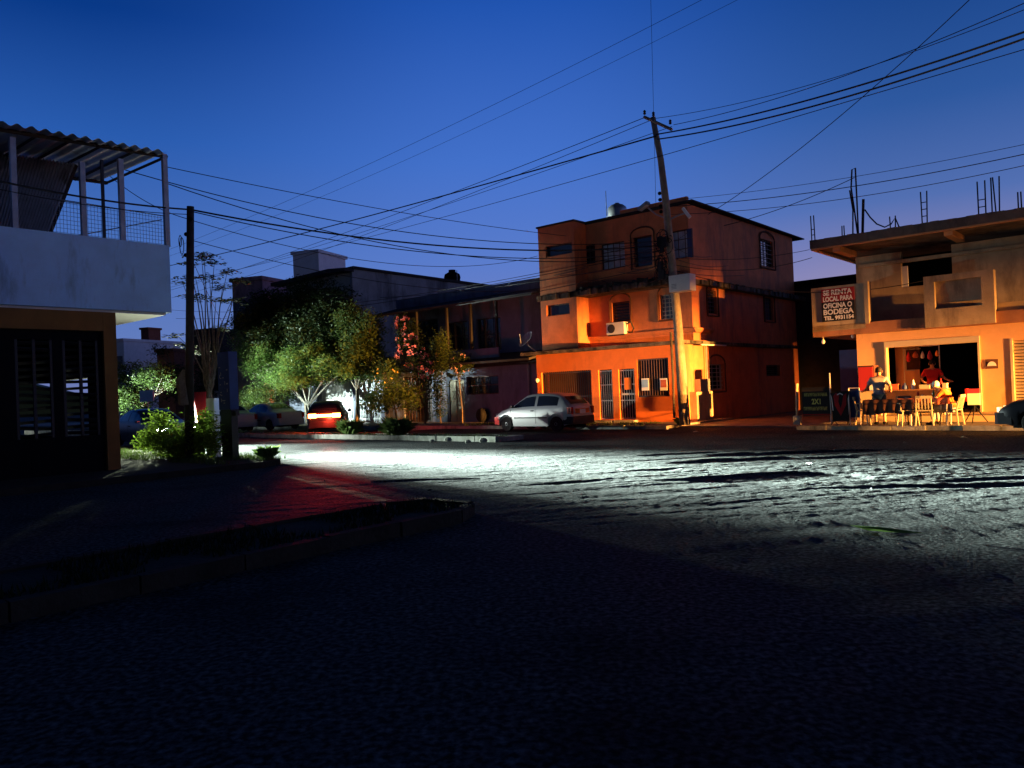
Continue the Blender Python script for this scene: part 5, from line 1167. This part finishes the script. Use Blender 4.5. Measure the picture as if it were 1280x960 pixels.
sit = {'pel': ((0, 0, .50), (.155, .125)), 'sp1': ((0, .03, .62), (.15, .115)), 'sp2': ((0, .09, .76), (.155, .115)), 'chest': ((0, .19, .92), (.17, .12)), 'neck': ((0, .30, 1.02), .055), 'jaw': ((0, .36, 1.06), .062), 'head': ((0, .40, 1.13), (.085, .10)), 'crown': ((0, .41, 1.21), .055),
 'hipL': ((-.10, .04, .49), .095), 'hipR': ((.10, .04, .49), .095), 'kneeL': ((-.15, .46, .50), .062), 'kneeR': ((.16, .46, .50), .062), 'ankL': ((-.14, .44, .09), .042), 'ankR': ((.16, .42, .09), .042), 'toeL': ((-.15, .60, .035), .035), 'toeR': ((.18, .58, .035), .035),
 'shL': ((-.20, .17, .97), .062), 'shR': ((.20, .17, .97), .062), 'elL': ((-.27, .34, .76), .045), 'elR': ((.27, .34, .76), .045), 'wrL': ((-.18, .56, .76), .030), 'wrR': ((.18, .56, .78), .030), 'palmL': ((-.15, .64, .76), .034), 'palmR': ((.15, .64, .78), .034)}
PZ = .12; s1 = on_t(1100, 520, 24.95)
person('person in a pale grey t-shirt and light shorts standing with back turned', (s1[0], 24.95, PZ), R(8), stand, 'shirt_grey', 'cloth_pale')
s2 = on_t(1190, 525, 24.75)
person('person in an orange shirt and white cap sitting hunched at the table', (s2[0], 24.75, PZ), R(82), sit, 'shirt_orange', 'jeans', cap='white', legwear='trousers')
s3 = on_t(1158, 480, 28.0)
person('person in a red shirt standing in the shop opening behind the counter', (s3[0], G0+.5, .32), R(-160), {k: v for k, v in stand.items()}, 'red', 'jeans', legwear='trousers')

# ------------------------------------------------------------------ furniture and wares in front of the shop
def ctab(label, S, w, d, h, topm, clothm, drop=.45, legs='bars_pale'):
    t = thing('folding_table', label, 'table', S, 0, local=True)
    MB().box(-w/2, w/2, -d/2, d/2, h-.03, h).build('tabletop', topm, t)
    for sx in (-1, 1):
        for sy in (-1, 1): MB().tube((sx*(w/2-.08), sy*(d/2-.06), 0), (sx*(w/2-.06), sy*(d/2-.05), h-.031), .018).build('leg', legs, t)
    if clothm:
        g = MB(); n = 40; vs, fs = [], []
        for i in range(n+1):
            u = i/n; x = -w/2-.02+(w+.04)*u
            for j in range(5): v = j/4; vs.append((x, -d/2-.015-.02*v*math.sin(u*34)-.02*v, h+.006-(drop+.03*math.sin(u*9))*v))
        for i in range(n):
            for j in range(4): k = i*5+j; fs.append((k, k+5, k+6, k+1))
        o = len(vs); g.add(vs, fs); g.add([(-w/2-.02, -d/2-.015, h+.006), (w/2+.02, -d/2-.015, h+.006), (w/2+.02, d/2+.01, h+.006), (-w/2-.02, d/2+.01, h+.006)], [(0, 1, 2, 3)]); g.build('tablecloth', clothm, t, True)
    return t
def sw(px, t): return on_t(px, 515, t)[0]
ctab('table under a dark pleated cloth, left of the red topped table', (sw(1113, 24.62), 24.62, PZ), 1.35, .5, .76, 'tabledark', 'tabledark', .42)
ctab('long red topped table between the dark one and the seated person', (sw(1157, 24.78), 24.78, PZ), 1.35, .6, .78, 'tablered', 'tablered', .16)
ct = ctab('brown food counter at the shop opening', (sw(1143, 27.3), 27.3, PZ), 2.0, .6, 1.0, 'wood', None)
for b_, nm in (((-1.0, 1.0, -.31, -.27, .5, .97), 'front_panel'), ((-1.0, -.96, -.27, .3, .5, .97), 'side_panel'), ((.96, 1.0, -.27, .3, .5, .97), 'side_panel')): MB().box(*b_).build(nm, 'tabledark', ct)
CX = sw(1143, 27.3)
wares = [(-.85, 'box', 'cream', .24, .12, 'cream food box, leftmost on the counter'), (-.55, 'box', 'tablered', .24, .16, 'reddish box beside the leftmost cream box'), (-.25, 'jar', 'tileblue', .09, .20, 'dark blue jar on the counter'), (.0, 'jar', 'white', .06, .30, 'tall white bottle in the middle of the counter'), (.35, 'box', 'cream', .30, .11, 'wide cream tray right of the tall white bottle'), (.65, 'jar', 'orangepaper', .08, .22, 'orange jar on the right of the counter'), (.80, 'jar', 'red', .05, .30, 'red bottle near the right end of the counter'), (.92, 'box', 'cream', .12, .14, 'small cream box at the right end of the counter')]
for x, kd, mm_, w, h, lab in wares:
    z = PZ+1.003
    if kd == 'box':
        g = MB(); g.box(CX+x-w/2, CX+x+w/2, 27.2, 27.4, z, z+h); g.box(CX+x-w/2-.01, CX+x+w/2+.01, 27.19, 27.41, z+h+.001, z+h+.025); single(g, 'food_box', mm_, lab, 'box', (CX+x, 27.3, z))
    else: g = MB(); g.lathe((CX+x, 27.3, z), [(w*.9, 0), (w, .02), (w, h*.6), (w*.45, h*.78), (w*.45, h*.93), (w*.5, h)], 12); single(g, 'bottle', mm_, lab, 'bottle', (CX+x, 27.3, z), smooth=True)
def chair(label, S, rot, m='cloth_pale', grp='plastic chairs'):
    t = thing('plastic_chair', label, 'chair', S, rot, grp, local=True)
    MB().box(-.22, .22, -.21, .21, .42, .45).build('seat', m, t)
    for sx in (-1, 1):
        for sy in (-1, 1): MB().tube((sx*.23, sy*.24, 0), (sx*.19, sy*.19, .419), .022, .03, 5).build('leg', m, t)
    b = MB()
    for sx in (-1, 1): b.tube((sx*.20, -.20, .45), (sx*.18, -.30, .86), .022, n=5)
    b.box(-.2, .2, -.32, -.28, .78, .86)
    for i in range(4): x = -.12+i*.08; b.obox((x, -.25, .63), (.016, 0, 0), (0, .008, 0), (0, -.045, .16))
    b.build('backrest', m, t)
    for sx in (-1, 1): a = MB(); a.box(sx*.23-.025, sx*.23+.025, -.25, .2, .64, .665); a.tube((sx*.23, .18, .40), (sx*.23, .18, .65), .018, n=5); a.build('armrest', m, t)
    return t
chair('pale plastic chair under the seated person', (s2[0], 24.75, PZ), R(82), 'cloth_pale')
chair('empty pale plastic chair in front of the red topped table', (sw(1156, 24.45), 24.4, PZ), R(10))
chair('cream plastic chair between the two tables', (sw(1134, 24.4), 24.42, PZ), R(-150))
chair('white plastic chair left of the dark clothed table', (sw(1083, 24.9), 24.9, PZ), R(-100), 'card')
# black stool
t = thing('metal_stool', 'small black wire stool under the red topped table', 'stool', (sw(1143, 24.38), 24.36, PZ), 0, local=True)
g = MB(); g.path([(.17*math.cos(i*PI/8), -.0, .28+.26*math.sin(i*PI/8)) if i <= 8 else (.17, 0, 0) for i in range(9)], .02, 5); g.path([(.17, 0, .28), (.17, 0, 0)], .02, 5); g.path([(-.17, 0, .28), (-.17, 0, 0)], .02, 5); g.path([(.0, .02, .5), (.0, .02, .0)], .015, 5); g.build('frame', 'black', t)
MB().lathe((0, .12, .46), [(.17, 0), (.17, .03)], 14).build('seat', 'black', t)
# red leaning banner with legs
s5 = sw(1051, 24.75)
t = thing('leaning_banner', 'waist high black banner with a red and white flame shaped graphic', 'banner', (s5, 24.75, PZ), R(4), local=True)
g = MB(); hw_ = [(-.24, .12), (-.27, .6), (-.29, 1.02), (.27, 1.06), (.27, .6), (.24, .12)]; g.ext(hw_, -.012, .012); g.build('panel', 'bannerblack', t)
g = MB(); g.ext([(0, .28), (.17, .62), (.19, .98), (.10, .92), (.05, .66), (0, .52), (-.06, .72), (-.02, .96), (-.12, 1.0), (-.2, .9), (-.16, .6)], -.017, -.0125); g.build('graphic', 'bannerred', t)
g = MB(); g.ext([(-.24, .45), (-.21, .45), (-.24, .85), (-.27, .95)], -.017, -.0125); g.ext([(.24, .30), (.262, .5), (.26, .95), (.225, .8)], -.017, -.0125); g.build('side_stripe', 'lettering', t)
g = MB(); g.ext([(-.09, .95), (0, 1.0), (.09, .95), (.08, .92), (0, .965), (-.08, .92)], -.022, -.018); g.build('arc_mark', 'lettering', t)
for s_ in (-1, 1): g = MB(); g.path([(s_*.2, 0, .13), (s_*.28, -.16, 0)], .012, 4); g.path([(s_*.2, 0, .13), (s_*.14, .16, 0)], .012, 4); g.build('leg', 'black', t)
# black hanging sign 2X1 between posts
r5 = rect_t(1003, 484, 1038, 519, 24.9)
t = thing('offer_sign', 'black banner with yellow 2X1 lettering tied between two thin posts', 'sign', (r5[0], 24.9, PZ))
MB().box(r5[0], r5[1], 24.89, 24.91, r5[2], r5[3]).build('panel', 'bannerblack', t)
Wd, H = r5[1]-r5[0], r5[3]-r5[2]
text_t(t, '2X1', r5[0]+Wd*.34, r5[0]+Wd*.66, r5[2]+H*.40, H*.26, 24.885, 'yellowpaint', bold=.008)
rr = random.Random(3)
for zf, a, b_ in ((.68, .08, .90), (.18, .05, .93)):
    g = MB(); x = a
    while x < b_-.03:
        w = rr.uniform(.02, .035); k = rr.random(); X0 = r5[0]+Wd*x; X1 = X0+Wd*w; z0 = r5[2]+H*zf; hh = H*.12
        g.box(X0, X0+.012, 24.884, 24.888, z0, z0+hh)
        if k < .6: g.box(X0+.0125, X1, 24.884, 24.888, z0+hh*.8, z0+hh)
        if k > .3: g.box(X0+.0125, X1, 24.884, 24.888, z0+hh*.40, z0+hh*.58)
        if k > .7: g.box(X0+.0125, X1, 24.884, 24.888, z0, z0+hh*.18)
        x += w+.018
    g.build('faded_lettering', 'yellowpaint', t)
MB().box(r5[0]+.001, r5[1]-.001, 24.880, 24.884, r5[2]+H*.02, r5[2]+H*.04).build('stripe', 'red', t)
pL = sw(997, 24.9); pR = sw(1039, 24.9)
MB().path([(pL-.03, 24.9, .3), (pL, 24.9, .9), (pL+.02, 24.9, 1.45)], [.03, .05, .04], 6).build('post', 'card', t)
MB().tube((pR, 24.9, .12), (pR, 24.9, 1.75), .022).build('post', 'steel', t)
MB().box(pL-.12, pL+.1, 24.78, 25.0, .12, .42).build('base_block', 'concrete', t)
# fridge / poster stand behind the standing person
r6 = rect_t(1073, 457, 1093, 500, 27.2)
t = thing('drinks_fridge', 'tall red drinks fridge beside the shop corner behind the standing person', 'fridge', ((r6[0]+r6[1])/2, 27.3, PZ))
MB().box(r6[0], r6[1], 27.2, 27.75, PZ, r6[3]).build('cabinet', 'tabledark', t)
d = MB(); d.box(r6[0]+.03, r6[1]-.03, 27.16, 27.198, PZ+.1, r6[3]-.05); dd = d.build('door', 'bannerred', t)
d = MB(); d.box(r6[0]+.36, r6[0]+.48, 27.15, 27.159, PZ+.7, PZ+1.3); d.box(r6[0]+.05, r6[0]+.12, 27.15, 27.159, PZ+.3, PZ+1.0); d.build('door_print', 'lettering', dd)
for k, px in enumerate((1079, 1089)):
    x = sw(px, 27.0); g = MB(); g.box(x-.13, x+.13, 26.9, 27.15, PZ, PZ+.95); g.box(x-.14, x+.14, 26.89, 27.16, PZ+.951, PZ+.98)
    single(g, 'display_stand', 'card', ('left' if k == 0 else 'right')+' one of two tall pale stands beside the standing person', 'stand', (x, 27.0, PZ))
# white frame rack left of the fridge
t = thing('rack_frame', 'thin white rectangular frame rack left of the pale stands', 'rack', (sw(1068, 24.85), 24.85, PZ)); x0_, x1_ = sw(1062, 24.85), sw(1075, 24.85)
g = MB(); g.path([(x0_, 24.85, PZ), (x0_, 24.85, 1.25)], .018, 5); g.path([(x1_, 24.85, PZ), (x1_, 24.85, 1.25)], .018, 5); g.path([(x0_, 24.85, 1.25), (x1_, 24.85, 1.25)], .018, 5); g.build('frame', 'white', t); MB().box(x0_+.02, x1_-.02, 24.86, 24.88, .35, 1.2).build('panel', 'tileblue', t)
# white pallets / low boxes along the pavement edge
for k, (a, b_) in enumerate(((1040, 1061), (1063, 1084), (1088, 1112), (1115, 1140), (1146, 1164), (1180, 1200))):
    x0_, x1_ = sw(a, 24.9), sw(b_, 24.9)
# low pale wall steps in front of the shop
g = MB(); xs_ = [sw(p, 26.0) for p in (1064, 1090, 1115, 1145, 1175)]+[XR-1]
for a, b_ in zip(xs_, xs_[1:]): g.box(a+.01, b_-.01, 26.35, G0-.56, PZ, PZ+.18)
struct(g, 'shop_step', 'card')
# lit lantern on a tripod
r7 = rect_t(1210, 486, 1225, 506, 25.9); xm = (r7[0]+r7[1])/2
t = thing('tripod_lamp', 'glowing yellow and red box lamp on a black tripod by the shop door jamb', 'lamp', (xm, 25.9, PZ))
MB().box(r7[0], r7[1], 25.8, 26.0, r7[2], r7[2]+(r7[3]-r7[2])*.72).build('lit_panel', 'glowyellow', t)
MB().box(r7[0], r7[1], 25.8, 26.0, r7[2]+(r7[3]-r7[2])*.722, r7[3]).build('lit_top', 'glowred', t)
MB().box(r7[0]-.05, r7[0]-.002, 25.79, 26.01, r7[2]+.1, r7[3]+.01).build('side_flap', 'red', t)
MB().tube((xm, 25.9, .45), (xm, 25.9, r7[2]), .02).build('pole', 'black', t)
for k in range(3): a = k*2*PI/3+.5; MB().tube((xm, 25.9, .62), (xm+.34*math.cos(a), 25.9+.34*math.sin(a), PZ), .015).build('leg', 'black', t)
# wall mirror board with frame seen inside the shop
r8 = rect_t(1133, 437, 1150, 462, G0+1.0); t = thing('menu_board', 'dark menu board with a white frame hanging inside the shop opening', 'board', ((r8[0]+r8[1])/2, G0+1, r8[2]))
MB().box(r8[0], r8[1], G0+.98, G0+1.0, r8[2], r8[3]).build('board', 'tabledark', t)
g = MB(); g.box(r8[0]-.04, r8[0], G0+.96, G0+1.0, r8[2]-.04, r8[3]+.04); g.box(r8[0], r8[1]+.04, G0+.96, G0+1.0, r8[3], r8[3]+.04); g.box(r8[0], r8[0]+.25, G0+.96, G0+1.0, r8[2]-.04, r8[2]); g.build('frame', 'bars_pale', t)

# goods hanging in the opening and clutter on the red topped table
x0_ = on_t(1134, 455, G0+.6)[0]; rl = MB(); rl.tube((x0_-.1, G0+.6, 2.55), (x0_+1.0, G0+.6, 2.55), .02); rl.tube((x0_-.1, G0+.6, 2.55), (x0_-.1, G0+.6, .33), .02); rl.tube((x0_+1.0, G0+.6, 2.55), (x0_+1.0, G0+.6, .33), .02)
single(rl, 'hanging_rail', 'bars_pale', 'pale hanging rail across the left of the shop opening', 'rail', (x0_, G0+.6, .33))
for k, (m_, r, h, lab) in enumerate((('red', .07, .34, 'long red bag hanging leftmost on the shop rail'), ('tablered', .09, .22, 'brown red round bag, second on the shop rail'), ('cream', .06, .26, 'cream coloured bag in the middle of the shop rail'), ('bannerred', .08, .30, 'dark red bag, fourth on the shop rail'), ('orangepaper', .06, .20, 'small orange bag hanging rightmost on the shop rail'))):
    x = x0_+.05+k*.22; t = thing('hanging_bag', lab, 'bag', (x, G0+.6, 2.52), group='bags hanging in the shop opening')
    MB().tube((x, G0+.6, 2.53), (x, G0+.6, 2.38), .006, n=4).build('string', 'black', t)
    MB().lathe((x, G0+.6, 2.38-h), [(r*.5, 0), (r, h*.15), (r*.95, h*.5), (r*.4, h*.85), (r*.15, h)], 9).build('bag', m_, t, True)
X7 = sw(1157, 24.78)
for dx, dy, m_, r, h, nm, lab in ((-.5, 0, 'white', .11, .02, 'plate', 'white plate at the left end of the red topped table'), (-.2, .1, 'red', .035, .20, 'bottle', 'red sauce bottle on the red topped table'), (-.02, -.1, 'cream', .05, .09, 'cup', 'cream cup in the middle of the red topped table'), (.2, .12, 'glass_bottle', .035, .24, 'bottle', 'green glass bottle on the red topped table'), (.42, -.05, 'white', .10, .02, 'plate', 'white plate before the seated person')):
    g = MB(); z = PZ+.788; g.lathe((X7+dx, 24.78+dy, z), [(r*.7, 0), (r, h*.3), (r, h*.6), (r*(.4 if nm == 'bottle' else 1), h*.85), (r*(.4 if nm == 'bottle' else 1), h)], 12); single(g, nm, m_, lab, nm, (X7+dx, 24.78+dy, z), smooth=True)
# litter and flat scraps on the road and pavement edge
rr = random.Random(63)
for k, (px, py, z, m_, lab) in enumerate(((1012, 582, .01, 'white', 'crumpled white paper scrap on the lit road, right of centre'), (1100, 666, .01, 'leaf_bright', 'flattened green plant stem on the road in the lower right'), (870, 541, .03, 'cream', 'pale scrap by the kerb near the leaning pole'), (1205, 548, .03, 'card', 'flat cardboard scrap by the kerb before the shop'))):
    c_ = on_z(px, py, z); g = MB(); n = 7; L_ = .5 if 'stem' in lab else .12
    g.add([c_+Vector((math.cos(i*2*PI/n)*L_*rr.uniform(.5, 1), math.sin(i*2*PI/n)*.07*rr.uniform(.5, 1), rr.uniform(.01, .05))) for i in range(n)]+[c_+Vector((0, 0, .06))], [(i, (i+1) % n, n) for i in range(n)])
    single(g, 'litter', m_, lab, 'litter', tuple(c_), group='litter on the street')
